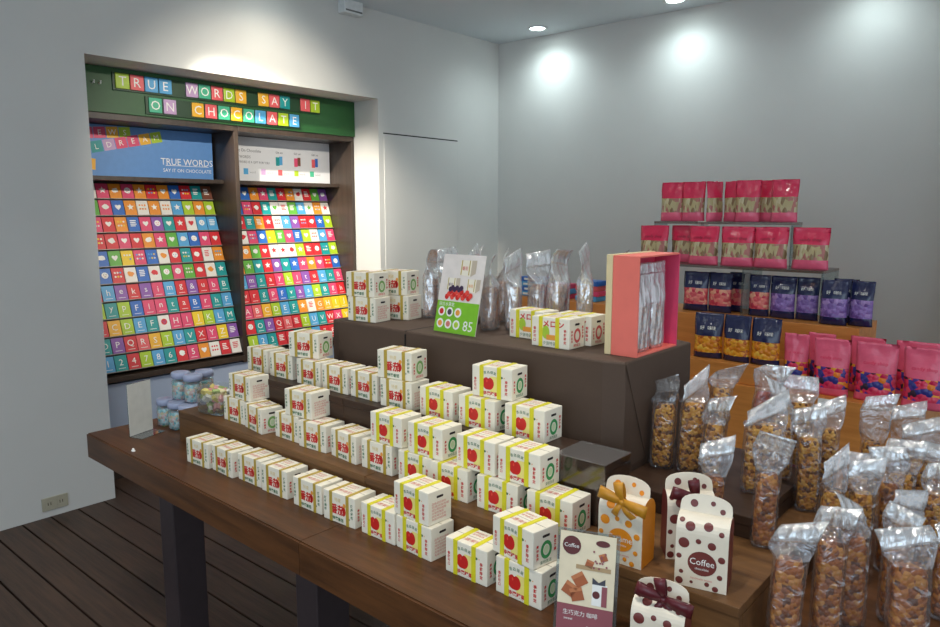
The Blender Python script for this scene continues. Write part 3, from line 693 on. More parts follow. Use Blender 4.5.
for i, (x, y_, w_, rz, lb) in enumerate(((-1.515, 3.49, 0.11, 3, 'navy pouch with pink window at the left under the acrylic riser'), (-1.395, 3.50, 0.105, -3, 'navy pouch with pink window second from left under the riser'),
        (-1.330, 3.58, 0.09, 2, 'navy pouch with pink window tucked behind the second one'), (-1.205, 3.50, 0.082, 5, 'navy pouch with pink window right of the acrylic divider'),
        (-1.098, 3.50, 0.10, -3, 'navy pouch with purple window beside the last pink-window one'), (-0.992, 3.51, 0.085, 2, 'navy pouch with purple window inside the right upright of riser'),
        (-0.862, 3.44, 0.095, 3, 'navy pouch with purple window just outside the acrylic riser'), (-0.842, 3.54, 0.09, 0, 'navy pouch with purple window in the second rank outside the riser'),
        (-0.760, 3.47, 0.085, -6, 'navy pouch with purple window at the right end of the orange shelf'))):
    win = PKW if i < 4 else PUW
    pouch('snack_pouch', lb, 'snack pouch', (x, y_, zs), R(rz), w_*1.16, 0.195, 0.05, [(0.2, NAVY, 'foot_band'), (0.57, win, 'snack_window'), (1.0, NAVY, 'header')], gn, 60+i, 0.2, [(0.73, 'dots', WHITE)])
gb = 'pouches on the base of the stand'
for i, (x, y_, w_, rz, kd, lb) in enumerate(((-1.320, 3.20, 0.115, 8, 'n', 'navy pouch with orange window at the left of the base shelf'), (-1.190, 3.20, 0.11, -4, 'n', 'navy pouch with orange window second on the base shelf'),
        (-1.063, 3.20, 0.11, 3, 'n', 'navy pouch with orange window beside the first pink candy pouch'),
        (-0.940, 3.22, 0.09, 4, 'p', 'pink candy pouch next to the navy pouches on the base shelf'), (-0.862, 3.30, 0.10, -3, 'p', 'pink candy pouch second from the navy pouches, set back'),
        (-0.792, 3.19, 0.125, 2, 'p', 'pink candy pouch third along the base shelf front'), (-0.690, 3.32, 0.12, -2, 'p', 'pink candy pouch between the two right front ones, set back'),
        (-0.630, 3.195, 0.135, 3, 'p', 'pink candy pouch second from the right at the base shelf front'), (-0.462, 3.19, 0.135, -2, 'p', 'pink candy pouch at the right end of the base shelf front'),
        (-0.512, 3.33, 0.14, 2, 'p', 'pink candy pouch at the back of the right end of the base shelf'))):
    if kd == 'n': pouch('snack_pouch', lb, 'snack pouch', (x, y_, 0.8856), R(rz), w_*1.12, 0.205, 0.055, [(0.15, NAVY, 'foot_band'), (0.5, ORW, 'snack_window'), (1.0, NAVY, 'header')], gb, 80+i, 0.25, [(0.68, 'dots', WHITE)])
    else: pouch('snack_pouch', lb, 'snack pouch', (x, y_, zb), R(rz), w_*1.1, 0.235, 0.06, [(0.12, PINK2, 'foot_band'), (0.52, CAW, 'candy_window'), (1.0, PINK2, 'header')], gb, 80+i, -0.1, [(0.66, 'line', PINK)])
for i, (x, y_, z_, lb) in enumerate(((-1.54, 3.592, zt3-0.03, 'small white price tag at the edge of the top riser'), (-1.405, 3.392, zs-0.03, 'small white price tag on the orange shelf edge'), (-0.79, 3.112, zb-0.035, 'small white price tag at the base shelf edge'))):
    m = MB(); m.box(-0.026, 0.026, -0.002, 0.0, 0, 0.032, WHITE); m.text('85', 0.018, (0, -0.0024, 0.016), X, Z, DK); o = m.build('price_tag'); o.location = (x, y_+0.005, z_); tag(o, lb, 'price tag', 'white price tags')
# blue and pink folded packs on the left part of the stand, seen between the silver bags
for i, (x, n_, cc) in enumerate(((-2.52, 4, 'SBSB'), (-2.32, 3, 'PSP'), (-2.13, 4, 'SPCB'))):
    for k in range(n_):
        m = MB(); m.box(-0.07, 0.07, -0.05, 0.05, 0, 0.028, cm(cc[k]), 0.006); m.box(-0.04, 0.04, -0.0505, -0.05, 0.008, 0.02, WHITE)
        o = m.build('biscuit_pack'); o.location = (x+0.008*(k % 2), 3.5, zs+k*0.0285); o.rotation_euler = (0, 0, R(3*(k % 3)-3))
        tag(o, '%s flat pack, %s from the bottom of the %s stack behind the silver bags' % (COLS[cc[k]][0], ORD[k], ('left', 'middle', 'right')[i]), 'snack pack', 'flat packs behind the silver bags')

# ------------------------------------------------------------------ cellophane bags
FILM = film('cellophane', (248, 249, 251), 0.12, 0.10, 0.5, 20, 0.035)
TOPF = film('crinkled_film', (243, 244, 246), 0.16, 0.12, 0.8, 20, 0.05)
def strip_mat(name, rough=0.25, tr=0.35):
    if name in MATS: return MATS[name]
    m = bpy.data.materials.new(name); m.use_nodes = True; N = m.node_tree.nodes; L = m.node_tree.links; N.clear()
    out = N.new('ShaderNodeOutputMaterial'); tp = N.new('ShaderNodeBsdfTransparent'); pb_ = N.new('ShaderNodeBsdfPrincipled')
    pb_.inputs['Metallic'].default_value = 0.7; pb_.inputs['Roughness'].default_value = rough; pb_.inputs['Base Color'].default_value = (0.9, 0.91, 0.92, 1)
    tc = N.new('ShaderNodeTexCoord'); mp = N.new('ShaderNodeMapping'); mp.inputs['Scale'].default_value = (1, 1, 0.3)
    nz = N.new('ShaderNodeTexNoise'); nz.inputs['Scale'].default_value = 55; nz.inputs['Detail'].default_value = 3; nz.inputs['Distortion'].default_value = 0.8
    vo = N.new('ShaderNodeTexVoronoi'); vo.inputs['Scale'].default_value = 60
    L.new(tc.outputs['Object'], mp.inputs['Vector']); L.new(mp.outputs['Vector'], nz.inputs['Vector']); L.new(mp.outputs['Vector'], vo.inputs['Vector'])
    ad = N.new('ShaderNodeMath'); ad.operation = 'ADD'; L.new(vo.outputs['Distance'], ad.inputs[0]); L.new(nz.outputs['Fac'], ad.inputs[1])
    bp = N.new('ShaderNodeBump'); bp.inputs['Strength'].default_value = 0.45; bp.inputs['Distance'].default_value = 0.012; L.new(ad.outputs[0], bp.inputs['Height']); L.new(bp.outputs[0], pb_.inputs['Normal'])
    mx = N.new('ShaderNodeMixShader'); mx.inputs[0].default_value = 1-tr; L.new(tp.outputs[0], mx.inputs[1]); L.new(pb_.outputs[0], mx.inputs[2]); L.new(mx.outputs[0], out.inputs[0])
    MATS[name] = m; return m
SEAL = strip_mat('silvery_seal', 0.2, 0.5); SILV = strip_mat('silver_film', 0.18, 0.42)
NUT1 = crumbs('golden_nuts', [(222, 150, 46), (200, 124, 34), (236, 176, 76), (140, 80, 24), (226, 160, 54), (110, 62, 22)], 130)  # darkest cells paint the shade in the gaps between nuts
NUT2 = crumbs('brown_crackers', [(172, 94, 32), (196, 118, 40), (110, 58, 22), (210, 140, 58), (150, 80, 30)], 105)
NUT3 = crumbs('red_berries', [(150, 52, 40), (170, 74, 50), (120, 40, 34), (190, 100, 64)], 80)
def bag(label, loc, rotz, w_, d_, h_, fill, nut, seed, bend=0.5, side=0.0, strip=0.04, twist=1.0, group='clear snack bags on the right', film_=None, seal=None, cat='snack bag', lean=0.0):
    rg = random.Random(seed); t = thing('cellophane_bag', label, cat, loc, rotz, group)
    film_ = film_ or FILM; seal = seal or SEAL
    K = 20
    def ring(wx, dy, z, off=(0, 0), amp=0.002, p=4):
        out = []
        for i in range(K):
            a = 2*math.pi*(i+0.5)/K; ca, sa = math.cos(a), math.sin(a); s_ = (abs(ca)**p+abs(sa)**p)**(-1/p)
            nn_ = noise.noise(Vector((ca*2+seed*1.7, sa*2, z*22)))*amp
            out.append((ca*s_*(wx/2)+nn_+off[0], sa*s_*(dy/2)+nn_*(1 if dy > 0.01 else 0.2)+off[1], z))
        return out
    zf = h_*fill; zt = h_-strip
    L_ = lambda z: (side*0.02*(z/h_)**2, lean*(z/h_)*h_)
    tw = rg.uniform(-0.8, 0.8)*twist; sk = rg.uniform(-0.45, 0.45)*twist; fw_ = (w_+d_*0.5)
    def turn(r, a_, o_):
        ca, sa = math.cos(a_), math.sin(a_); return [(o_[0]+(p[0]-o_[0])*ca-(p[1]-o_[1])*sa, o_[1]+(p[0]-o_[0])*sa+(p[1]-o_[1])*ca, p[2]) for p in r]
    rs = [ring(w_*0.9, d_*0.85, 0.0005, L_(0)), ring(w_, d_, 0.012, L_(.012))]
    for k in range(1, 6): z = 0.012+(zf-0.012)*k/5; rs.append(ring(w_, d_, z, L_(z)))
    for k in range(1, 8):
        q = k/7; z = zf+(zt-zf)*q; e = q*q*(3-2*q)
        rr_ = ring(w_+(fw_-w_)*e, d_*(1-e)+0.003, z, L_(z), 0.003+0.004*math.sin(q*3.1)); rr_ = [(p[0], p[1], p[2]+sk*e*(p[0]-L_(z)[0])) for p in rr_]
        rs.append(turn(rr_, tw*e, L_(z)))
    m = MB(); m.rings(rs[:8], film_, True, False); m.rings(rs[7:], TOPF if film_ is FILM else film_, False, False); m.build('film', t, True)
    # content
    cs = []; nr = 22
    for k in range(nr+1):
        q = k/nr; z = 0.006+(zf-0.006)*q; sh = 0.90 if 0.06 < q < 0.9 else (0.8 if q <= 0.06 else 0.9-2.2*(q-0.9))
        r = []
        for i in range(28):
            a = 2*math.pi*(i+0.5)/28; ca, sa = math.cos(a), math.sin(a); p = 3.5; s_ = (abs(ca)**p+abs(sa)**p)**(-1/p)
            nn_ = 1-0.16*abs(noise.noise(Vector((ca*6+seed, sa*6, z*95))))-0.05
            o_ = L_(z); r.append((ca*s_*w_/2*sh*nn_+o_[0], sa*s_*d_/2*sh*nn_+o_[1], z+noise.noise(Vector((ca*5, sa*5+seed, q*9)))*0.004*min(1, q*5)))
        cs.append(r)
    m = MB(); m.rings(cs, nut); m.build('snack_filling', t, True)
    # folded seal strip
    n_ = 6; vs = []; nx = 9; o_ = L_(zt); vz, vy = zt, o_[1]
    rows = []
    for k in range(n_+1):
        q = k/n_; ang = bend*1.5*q
        rows.append((vy, vz)); vy += math.sin(ang)*strip/n_; vz += math.cos(ang)*strip/n_
    top = []; bot = []
    for k, (yy, zz) in enumerate(rows):
        for i in range(nx):
            u = -1+2*i/(nx-1); cz = noise.noise(Vector((u*2.2, k*0.5, seed)))*0.004
            px_, py_ = u*fw_*0.5+side*0.004*k, yy-o_[1]+cz; vs.append((o_[0]+px_*math.cos(tw)-py_*math.sin(tw), o_[1]+px_*math.sin(tw)+py_*math.cos(tw), zz+side*u*0.002*k+sk*px_))
    fs = [(k*nx+i, k*nx+i+1, (k+1)*nx+i+1, (k+1)*nx+i) for k in range(n_) for i in range(nx-1)]
    m = MB(); m.add(vs, fs, seal); o = m.build('seal_strip', t, True)
    so = o.modifiers.new('thickness', 'SOLIDIFY'); so.thickness = 0.0008
    return t
ZB1 = Z1+0.0004
ZP = 0.9056
BAGS = [ # x, y, z, rot, w, d, h, fill, nut, bend, side
 (-0.7965, 1.672, ZP, 12, .064, .046, .235, .60, NUT1, -.5, .4, 'clear bag of golden nuts leftmost beside the covered block'),
 (-0.732, 1.690, ZP, 28, .066, .046, .240, .64, NUT1, .3, .5, 'clear bag of golden nuts second from the covered block'),
 (-0.700, 1.765, ZP, 34, .056, .044, .265, .68, NUT1, -.6, 1.0, 'clear bag of golden nuts third from the covered block, strip standing up'),
 (-0.618, 1.840, ZP, 22, .056, .044, .275, .60, NUT3, .1, 1.2, 'clear bag of reddish snacks with a tall pointed white film top'),
 (-0.585, 1.475, ZB1, 22, .056, .044, .215, .52, NUT2, .8, .3, 'clear bag of brown snacks with crumpled top behind the coffee pack'),
 (-0.550, 1.665, ZP, 30, .094, .048, .215, .66, NUT1, .7, .6, 'wide clear bag of golden snacks behind the pale-topped bag'),
 (-0.482, 1.500, ZB1, 24, .054, .044, .245, .54, NUT2, -.2, .5, 'clear bag of brown crackers with a shiny pointed film top'),
 (-0.470, 1.755, ZB1, 26, .056, .044, .250, .60, NUT1, .6, -.3, 'clear bag of golden nuts in the middle rank, left of a pair'),
 (-0.380, 1.810, T0, 24, .066, .046, .250, .66, NUT1, .5, .3, 'clear bag of golden nuts in the middle rank, right of a pair'),
 (-0.548, 1.905, ZP, 20, .085, .044, .235, .60, NUT1, .5, .0, 'clear bag with dotted seal in the rear rank before the pink pouches'),
 (-0.395, 2.005, T0, 20, .056, .046, .345, .55, NUT1, .2, .5, 'tall clear bag with a silver strip standing in the rear rank'),
 (-0.345, 1.700, T0, 26, .054, .046, .270, .62, NUT1, .4, .3, 'clear bag of golden nuts with a narrow crumpled strip, right of the pair'),
 (-0.378, 1.315, T0, 26, .062, .046, .250, .62, NUT2, .8, .6, 'clear bag of brown crackers at the front with strip folded left'),
 (-0.328, 1.400, T0, 26, .058, .044, .265, .66, NUT2, .7, .2, 'clear bag of brown crackers at the front, second from the left'),
 (-0.306, 1.490, T0, 24, .056, .044, .255, .62, NUT2, .6, -.3, 'clear bag of brown crackers at the front, third from the left'),
 (-0.308, 1.900, T0, 18, .066, .048, .275, .60, NUT1, .6, .3, 'clear bag of golden nuts with a broad shiny strip, right rear'),
 (-0.206, 1.460, T0, 28, .074, .050, .240, .60, NUT2, .8, -.4, 'clear bag of brown crackers at the lower right corner'),
 (-0.225, 1.820, T0, 18, .058, .046, .260, .62, NUT1, .5, .4, 'clear bag of golden nuts by the right edge of the photo'),
 (-0.288, 2.020, T0, 14, .080, .048, .300, .55, NUT1, .9, .2, 'clear bag with checked strip at the rear right edge'),
 (-0.172, 1.640, T0, 22, .060, .046, .205, .60, NUT2, .7, .3, 'clear bag cut off by the right edge of the photo'),
 (-0.655, 1.640, ZP, 20, .052, .042, .215, .58, NUT1, .6, .4, 'clear bag of golden nuts between the leftmost bags and the wide bag'),
 (-0.545, 1.790, ZP, 28, .058, .042, .240, .56, NUT1, .5, -.5, 'clear bag of golden nuts just behind the wide clear bag'),
 (-0.392, 1.640, T0, 22, .052, .042, .285, .62, NUT1, .3, .4, 'slim clear bag of golden nuts in front of the middle rank pair'),
 (-0.468, 1.880, ZB1, 16, .060, .042, .240, .60, NUT1, .6, .2, 'clear bag of golden nuts behind the middle rank pair'),
 (-0.300, 1.780, T0, 20, .054, .042, .290, .60, NUT2, .4, -.5, 'brown clear bag between the right rear golden bags'),
 (-0.255, 1.640, T0, 24, .056, .042, .245, .62, NUT1, .5, .6, 'clear bag of golden nuts behind the lower right corner bag'),
 (-0.335, 2.075, T0, 14, .064, .042, .320, .58, NUT2, .7, .3, 'dark brown clear bag below the end of the wooden stand'),
 (-0.250, 1.560, T0, 26, .050, .040, .235, .62, NUT2, .6, .3, 'slim brown clear bag left of the lower right corner bag'),
 (-0.225, 1.950, T0, 14, .070, .046, .265, .60, NUT2, .8, -.2, 'brown snack bag behind the right edge bag of golden nuts'),
]
for i, (x, y_, z_, rz, w_, d_, h_, fl, nt, bd, sd, lb) in enumerate(BAGS):
    bag(lb, (x, y_, z_), R(rz), w_*0.93, d_*0.95, h_, fl+0.10, nt, i+1, bd, sd)
# silver bags standing on the covered block
SB = [(-1.715, 1.790, 126, .235, 'tall silver snack bag left of the green price card'), (-1.652, 1.800, 118, .24, 'silver snack bag with patterned edge left of the green price card'),
      (-1.580, 1.870, 130, .245, 'silver snack bag behind the top left corner of the green card'), (-1.520, 1.790, 122, .24, 'silver snack bag hidden behind the green price card'),
      (-1.401, 1.720, 120, .232, 'silver snack bag just right of the green price card'), (-1.345, 1.765, 132, .232, 'silver snack bag second right of the green price card'),
      (-1.468, 1.870, 116, .238, 'silver snack bag showing behind the right edge of the green card'),
      (-1.330, 1.870, 112, .235, 'silver snack bag third right of the green price card'), (-1.225, 1.830, 104, .25, 'silver snack bag with rainbow glints behind the melon boxes'),
      (-1.145, 1.850, 138, .255, 'dull silver snack bag behind the right melon box'), (-1.050, 1.870, 122, .245, 'narrow silver snack bag left of the pink box')]
for i, (x, y_, rz, h_, lb) in enumerate(SB):
    bag(lb, (x, y_, ZE), R(rz-14), .074, .048, h_, .55, NUT2, 50+i, (-.5, .4)[i % 2], .3, 0.05, 0.6, 'silver snack bags on the block', SILV, SILV)

# ------------------------------------------------------------------ pink open box with silver bags
t = thing('pink_gift_box', 'upright pink box open on its right side at the block end', 'gift box', (-0.888, 1.72, ZE))
CORAL = mat('coral_card', (238, 118, 104), 0.5, var=0.03); CREAM = mat('cream_card', (226, 206, 160), 0.55, var=0.03); DPINK = mat('deep_pink_lining', (220, 70, 108), 0.5)
hx, hy, H_ = 0.045, 0.112, 0.25
m = MB(); m.box(-hx+0.018, hx, -hy, -hy+0.004, 0, H_, CORAL); m.box(-hx+0.018, hx, hy-0.004, hy, 0, H_, DPINK); m.box(-hx+0.018, hx, -hy+0.0042, hy-0.0042, 0, 0.004, CORAL); m.box(-hx+0.018, hx, -hy+0.0042, hy-0.0042, H_-0.004, H_, CORAL); m.build('sleeve', t)
m = MB(); m.box(-hx, -hx+0.0175, -hy-0.002, hy+0.002, 0, H_+0.002, CREAM, 0.001); m.build('base_tray', t)
m = MB(); m.box(-hx+0.0178, -hx+0.020, -hy+0.005, hy-0.005, 0.005, H_-0.005, DPINK); m.build('lining', t)
for i, (dy, lb) in enumerate(((-0.048, 'silver bag at the front inside the pink open box'), (0.03, 'silver bag at the back inside the pink open box'))):
    bag(lb, (-0.868, 1.72+dy, ZE+0.005), R(86), .066, .026, .225, .5, NUT2, 70+i, .2, .1, 0.03, 0.0, 'silver bags in the pink box', SILV, SILV)

# ------------------------------------------------------------------ printed price cards
t = thing('price_card', 'green and white price card marked 85 leaning on the covered block', 'price card', (-1.425, 1.580, ZE), R(-3))
LIME = mat('lime_print', (126, 190, 40), 0.4); PHOTO = mat('photo_backdrop', (230, 220, 214), 0.45)
Wd, Hd = 0.172, 0.235; ln = R(12); UPV = Vector((0, math.sin(ln), math.cos(ln))); NF = Vector((0, -math.cos(ln), math.sin(ln)))
m = MB(); m.prism(rect(-Wd/2, Wd/2, 0, Hd), (0, 0, 0.001), X, UPV, -NF, 0.002, PHOTO)
def on(x, v, lay=1): return Vector((0, 0, 0.001))+X*x+UPV*v+NF*(0.0004*lay)
m.poly(rect(-Wd/2, Wd/2, 0, Hd*0.40), on(0, 0), X, UPV, LIME)
m.text('綜合水果乾', 0.013, on(-0.045, Hd*0.36, 2), X, UPV, WHITE); m.text('85', 0.042, on(0.052, 0.026, 2), X, UPV, WHITE)
for i in range(3):
    for j in range(2):
        c_ = on(-0.063+i*0.034, 0.026+j*0.036, 2); m.poly(circle(0, 0, 0.0145, n=12), c_, X, UPV, WHITE); m.poly(circle(0, 0, 0.009, n=10), c_+NF*0.0003, X, UPV, (ORG, RED, PINKINK, DK, MEL, ORG)[i*2+j])
for (x_, v_, s_, mt) in ((0.012, 0.175, 0.044, RED), (-0.038, 0.128, 0.036, mat('plum_print', (110, 70, 110), 0.5)), (0.044, 0.128, 0.036, ORG)):
    m.poly([(-s_/2, 0), (s_/2, -0.004), (s_/2, s_), (-s_/2, s_)], on(x_, v_, 2), X, UPV, PAPER); m.poly([(s_/2, -0.004), (s_*0.95, 0.006), (s_*0.95, s_*1.02), (s_/2, s_)], on(x_, v_, 2), X, UPV, mat('shaded_carton_print', (196, 180, 160), 0.5))
    m.text('番茄', s_*0.28, on(x_-0.002, v_+s_*0.45, 3), X, UPV, mt); m.poly(rect(-s_*.42, -s_*.34, 0, s_), on(x_, v_, 3), X, UPV, GOLD); m.poly(rect(s_*.30, s_*.38, 0, s_), on(x_, v_, 3), X, UPV, GOLD)
for i in range(14): m.poly(circle(0, 0, 0.0085, n=10), on(-0.05+i*0.0075, 0.107+0.008*((i*7) % 3), 3+i*0.3), X, UPV, (RED, mat('bright_red_print', (232, 74, 60), 0.4))[i % 2])
for i in range(6): m.poly(circle(0, 0, 0.008, n=10), on(-0.038+i*0.009, 0.13+0.005*(i % 2), 5+i*.2), X, UPV, mat('grape_print', (60, 40, 70), 0.4))
m.build('card', t)
m = MB(); m.prism([(0, 0), (0.05, 0), (0.05, 0.003), (0, 0.003)], (-0.02, 0.0, 0.0), Y, Z, X, 0.05, AC); m.build('card_foot', t)

t = thing('price_card', 'coffee sweets price card in a clear acrylic holder on the table', 'price card', (-0.664, 1.092, T0), R(20))
BEIGE = mat('beige_photo_print', (236, 220, 188), 0.45); MAR = mat('maroon_print', (146, 76, 84), 0.45); MAR2 = mat('deep_maroon_print', (96, 34, 34), 0.45); CARA = mat('caramel_print', (170, 92, 50), 0.5)
Wd, Hd = 0.105, 0.205; ln = R(9); UPV = Vector((0, math.sin(ln), math.cos(ln))); NF = Vector((0, -math.cos(ln), math.sin(ln)))
m = MB(); m.prism(rect(-Wd/2, Wd/2, 0.004, Hd), (0, 0, 0.001), X, UPV, -NF, 0.0008, BEIGE)
m.poly(rect(-Wd/2, Wd/2, 0.004, 0.07), on(0, 0), X, UPV, MAR)
m.text('10', 0.034, on(0.018, 0.022, 2), X, UPV, WHITE); m.text('8', 0.024, on(0.043, 0.018, 2), X, UPV, WHITE); m.text('生巧克力 咖啡', 0.0105, on(-0.008, 0.055, 2), X, UPV, WHITE); m.text('ROYCE'.replace('ROYCE', 'sweet'), 0.007, on(-0.03, 0.043, 2), X, UPV, WHITE)
m.poly(circle(-0.030, 0.180, 0.0175), on(0, 0, 2), X, UPV, MAR2); m.text('Coffee', 0.0105, on(-0.030, 0.180, 3), X, UPV, WHITE)
for (cx_, cz_, a_) in ((-0.012, 0.118, 0.6), (-0.030, 0.098, -0.5), (-0.016, 0.090, 0.3), (0.030, 0.165, 0.4), (0.005, 0.150, -0.3)):
    ca, sa = math.cos(a_), math.sin(a_); s_ = 0.012 if cz_ < 0.13 else 0.007
    m.poly([(s_*(ca*p-sa*q), s_*(sa*p+ca*q)) for p, q in ((-1, -1), (1, -1), (1, 1), (-1, 1))], on(cx_, cz_, 2), X, UPV, CARA)
    m.poly([(s_*(ca*p-sa*q), s_*(sa*p+ca*q)) for p, q in ((-1, .4), (1, .4), (1, 1), (-1, 1))], on(cx_, cz_, 3), X, UPV, mat('light_caramel_print', (196, 120, 74), 0.5))
m.poly(rect(0.012, 0.04, 0.075, 0.115), on(0, 0, 2), X, UPV, WHITE); m.poly(rect(0.030, 0.04, 0.075, 0.112), on(0, 0, 3), X, UPV, MAR); m.poly(circle(0.020, 0.095, 0.007), on(0, 0, 3), X, UPV, MAR2)
m.poly([(0.012, 0.126), (0.024, 0.118), (0.036, 0.126), (0.036, 0.114), (0.012, 0.114)], on(0, 0, 3), X, UPV, DK)
m.poly(circle(0.028, 0.190, 0.013, 0.006), on(0, 0, 2), X, UPV, MAR2); m.poly(rect(-0.02, 0.045, 0.138, 0.146), on(0, 0, 2), X, UPV, mat('tan_print', (180, 150, 110), 0.5))
for i in range(12): m.poly(circle(0.012+0.03*rnd.random(), 0.142+0.04*rnd.random(), 0.002, n=8), on(0, 0, 4), X, UPV, MAR)
m.build('printed_card', t)
m = MB(); m.prism(rect(-Wd/2-0.006, Wd/2+0.006, 0.0, Hd+0.004), Vector((0, 0, 0.001))-NF*0.0035, X, UPV, -NF, 0.002, AC);
m.box(-Wd/2-0.006, Wd/2+0.006, -0.006, 0.06, 0.0, 0.002, AC); m.build('acrylic_holder', t)

# plain sign holder at the left end of the table
t = thing('sign_holder', 'clear acrylic holder with a plain grey sheet, seen from behind', 'sign holder', (-2.577, 1.165, T0), R(108))
SHEET = mat('grey_sheet', (214, 210, 200), 0.6)
m = MB(); m.box(-0.052, 0.052, -0.0008, 0.0008, 0.003, 0.19, SHEET); m.build('paper_sheet', t)
m = MB(); m.box(-0.053, 0.053, 0.0012, 0.0028, 0, 0.193, AC); m.box(-0.053, 0.053, -0.058, 0.0010, 0, 0.002, AC); m.build('acrylic_holder', t)
m = MB(); rs = []
for k in range(5):
    rs.append([((0.010-0.0016*k)*math.cos(a*math.pi/5)*(1+0.4*noise.noise(Vector((a, k, 3)))), (0.006)*math.sin(a*math.pi/5)*(1+0.4*noise.noise(Vector((a, k, 9))))*(1-k*.15), k*0.0022) for a in range(10)])
m.rings(rs, WHITE); o = m.build('paper_scrap'); o.location = (-2.405, 1.055, T0); tag(o, 'tiny crumpled white scrap on the left table end', 'scrap')

# ------------------------------------------------------------------ candy jars and tub
JG = film('jar_plastic', (225, 238, 240), 0.06, 0.08, 0.05, 10, 0.05); LID = mat('lavender_lid', (160, 168, 196), 0.4)
JC = crumbs('jar_candies', [(120, 186, 190), (232, 228, 210), (236, 196, 150), (150, 200, 196), (220, 226, 226), (236, 180, 170)], 95)
def jar(x, y, z, label):
    t = thing('candy_jar', label, 'candy jar', (x, y, z), rnd.uniform(0, 1), 'candy jars with lavender lids')
    m = MB(); m.lathe([(0.026, 0.0005), (0.032, 0.004), (0.033, 0.012), (0.033, 0.066), (0.030, 0.076), (0.026, 0.080), (0.026, 0.084)], JG, 24); m.build('plastic_body', t, True)
    m = MB(); m.lathe([(0.022, 0.003), (0.0305, 0.006), (0.0315, 0.03), (0.0315, 0.062), (0.027, 0.068)], JC, 24); m.build('candies', t, True)
    m = MB(); m.lathe([(0.031, 0.0805), (0.034, 0.082), (0.034, 0.098), (0.031, 0.1025), (0.02, 0.103)], LID, 28); m.build('lid', t, True)
for i, (x, y, lv, lb) in enumerate(((-2.612, 1.278, 0, 'lower candy jar nearest the sign holder'), (-2.535, 1.282, 0, 'lower candy jar in the middle of the three in front'), (-2.462, 1.286, 0, 'lower candy jar against the wooden step'),
        (-2.570, 1.352, 0, 'lower candy jar in the second rank by the rack'), (-2.493, 1.356, 0, 'lower candy jar in the second rank by the step'),
        (-2.560, 1.315, 1, 'upper candy jar at the front left of the stack'), (-2.483, 1.322, 1, 'upper candy jar at the front right of the stack beside the tub'), (-2.520, 1.388, 1, 'upper candy jar at the back of the stack'))):
    jar(x, y, T0+lv*0.1035, lb)
jar(-2.55, 1.43, T0, 'lower candy jar at the rear of the stack')
t = thing('candy_tub', 'clear plastic tub of wrapped sweets at the left end of the lower step', 'candy tub', (-2.285, 1.305, ZB), R(8))
m = MB(); rs = []
def rrect(hx, hy, z, p=5, n=28): 
    out = []
    for i in range(n):
        a = 2*math.pi*(i+.5)/n; ca, sa = math.cos(a), math.sin(a); s_ = (abs(ca)**p+abs(sa)**p)**(-1/p); out.append((ca*s_*hx, sa*s_*hy, z))
    return out
m.rings([rrect(.058, .042, 0.0005), rrect(.064, .048, .004), rrect(.068, .052, .05), rrect(.070, .054, .085), rrect(.075, .058, .086), rrect(.075, .058, .090)], film('tub_plastic', (236, 240, 238), 0.10, 0.08, 0.25, 14, 0.06), True, False); m.build('tub', t, True)
SW = [mat('sweet_wrapper_'+n_, c_, 0.3) for n_, c_ in (('cream', (236, 222, 180)), ('pink', (226, 160, 160)), ('white', (240, 236, 228)), ('yellow', (226, 210, 120)), ('green', (170, 190, 120)))]
m = MB()
for i in range(70):
    c_ = Vector((rnd.uniform(-.05, .05), rnd.uniform(-.036, .036), 0.012+0.07*(i/70))); rs = rnd.uniform(.008, .011); M = Matrix.Translation(c_) @ Matrix.Rotation(rnd.uniform(0, 3), 4, Vector((rnd.random(), rnd.random(), 1)))
    m.box(-rs*1.3, rs*1.3, -rs*.9, rs*.9, -rs*.7, rs*.7, SW[i % 5], rs*0.3, M)
o = m.build('wrapped_sweets', t); o['kind'] = 'stuff'
# small clear bags lying at the block end and on the upper step
for (x, y, z, s_, lb) in ((-1.905, 1.70, ZE, 0.055, 'crumpled clear bag at the left end of the covered block'), (-2.055, 1.44, ZD, 0.03, 'crumpled clear bag behind the turned tomato box on the upper step')):
    t = thing('crumpled_bag', lb, 'plastic bag', (x-0.0, y, z), 0, 'crumpled clear bags')
    m = MB(); rs = []
    for k in range(9):
        q = k/8; rr_ = s_*math.sin(math.pi*(0.12+0.80*q))
        rs.append([(rr_*math.cos(a)*(1+.3*noise.noise(Vector((a*2, k*.9, 3+x))))*0.7, rr_*math.sin(a)*(1+.3*noise.noise(Vector((a*2, k*.9, 7))))*.7, max(0.0005, q*s_*1.5)) for a in [i*math.pi/8 for i in range(16)]])
    m.rings(rs, film('bag_film', (225, 228, 232), 0.2, 0.15, 0.9, 50, 0.12)); m.build('film', t)

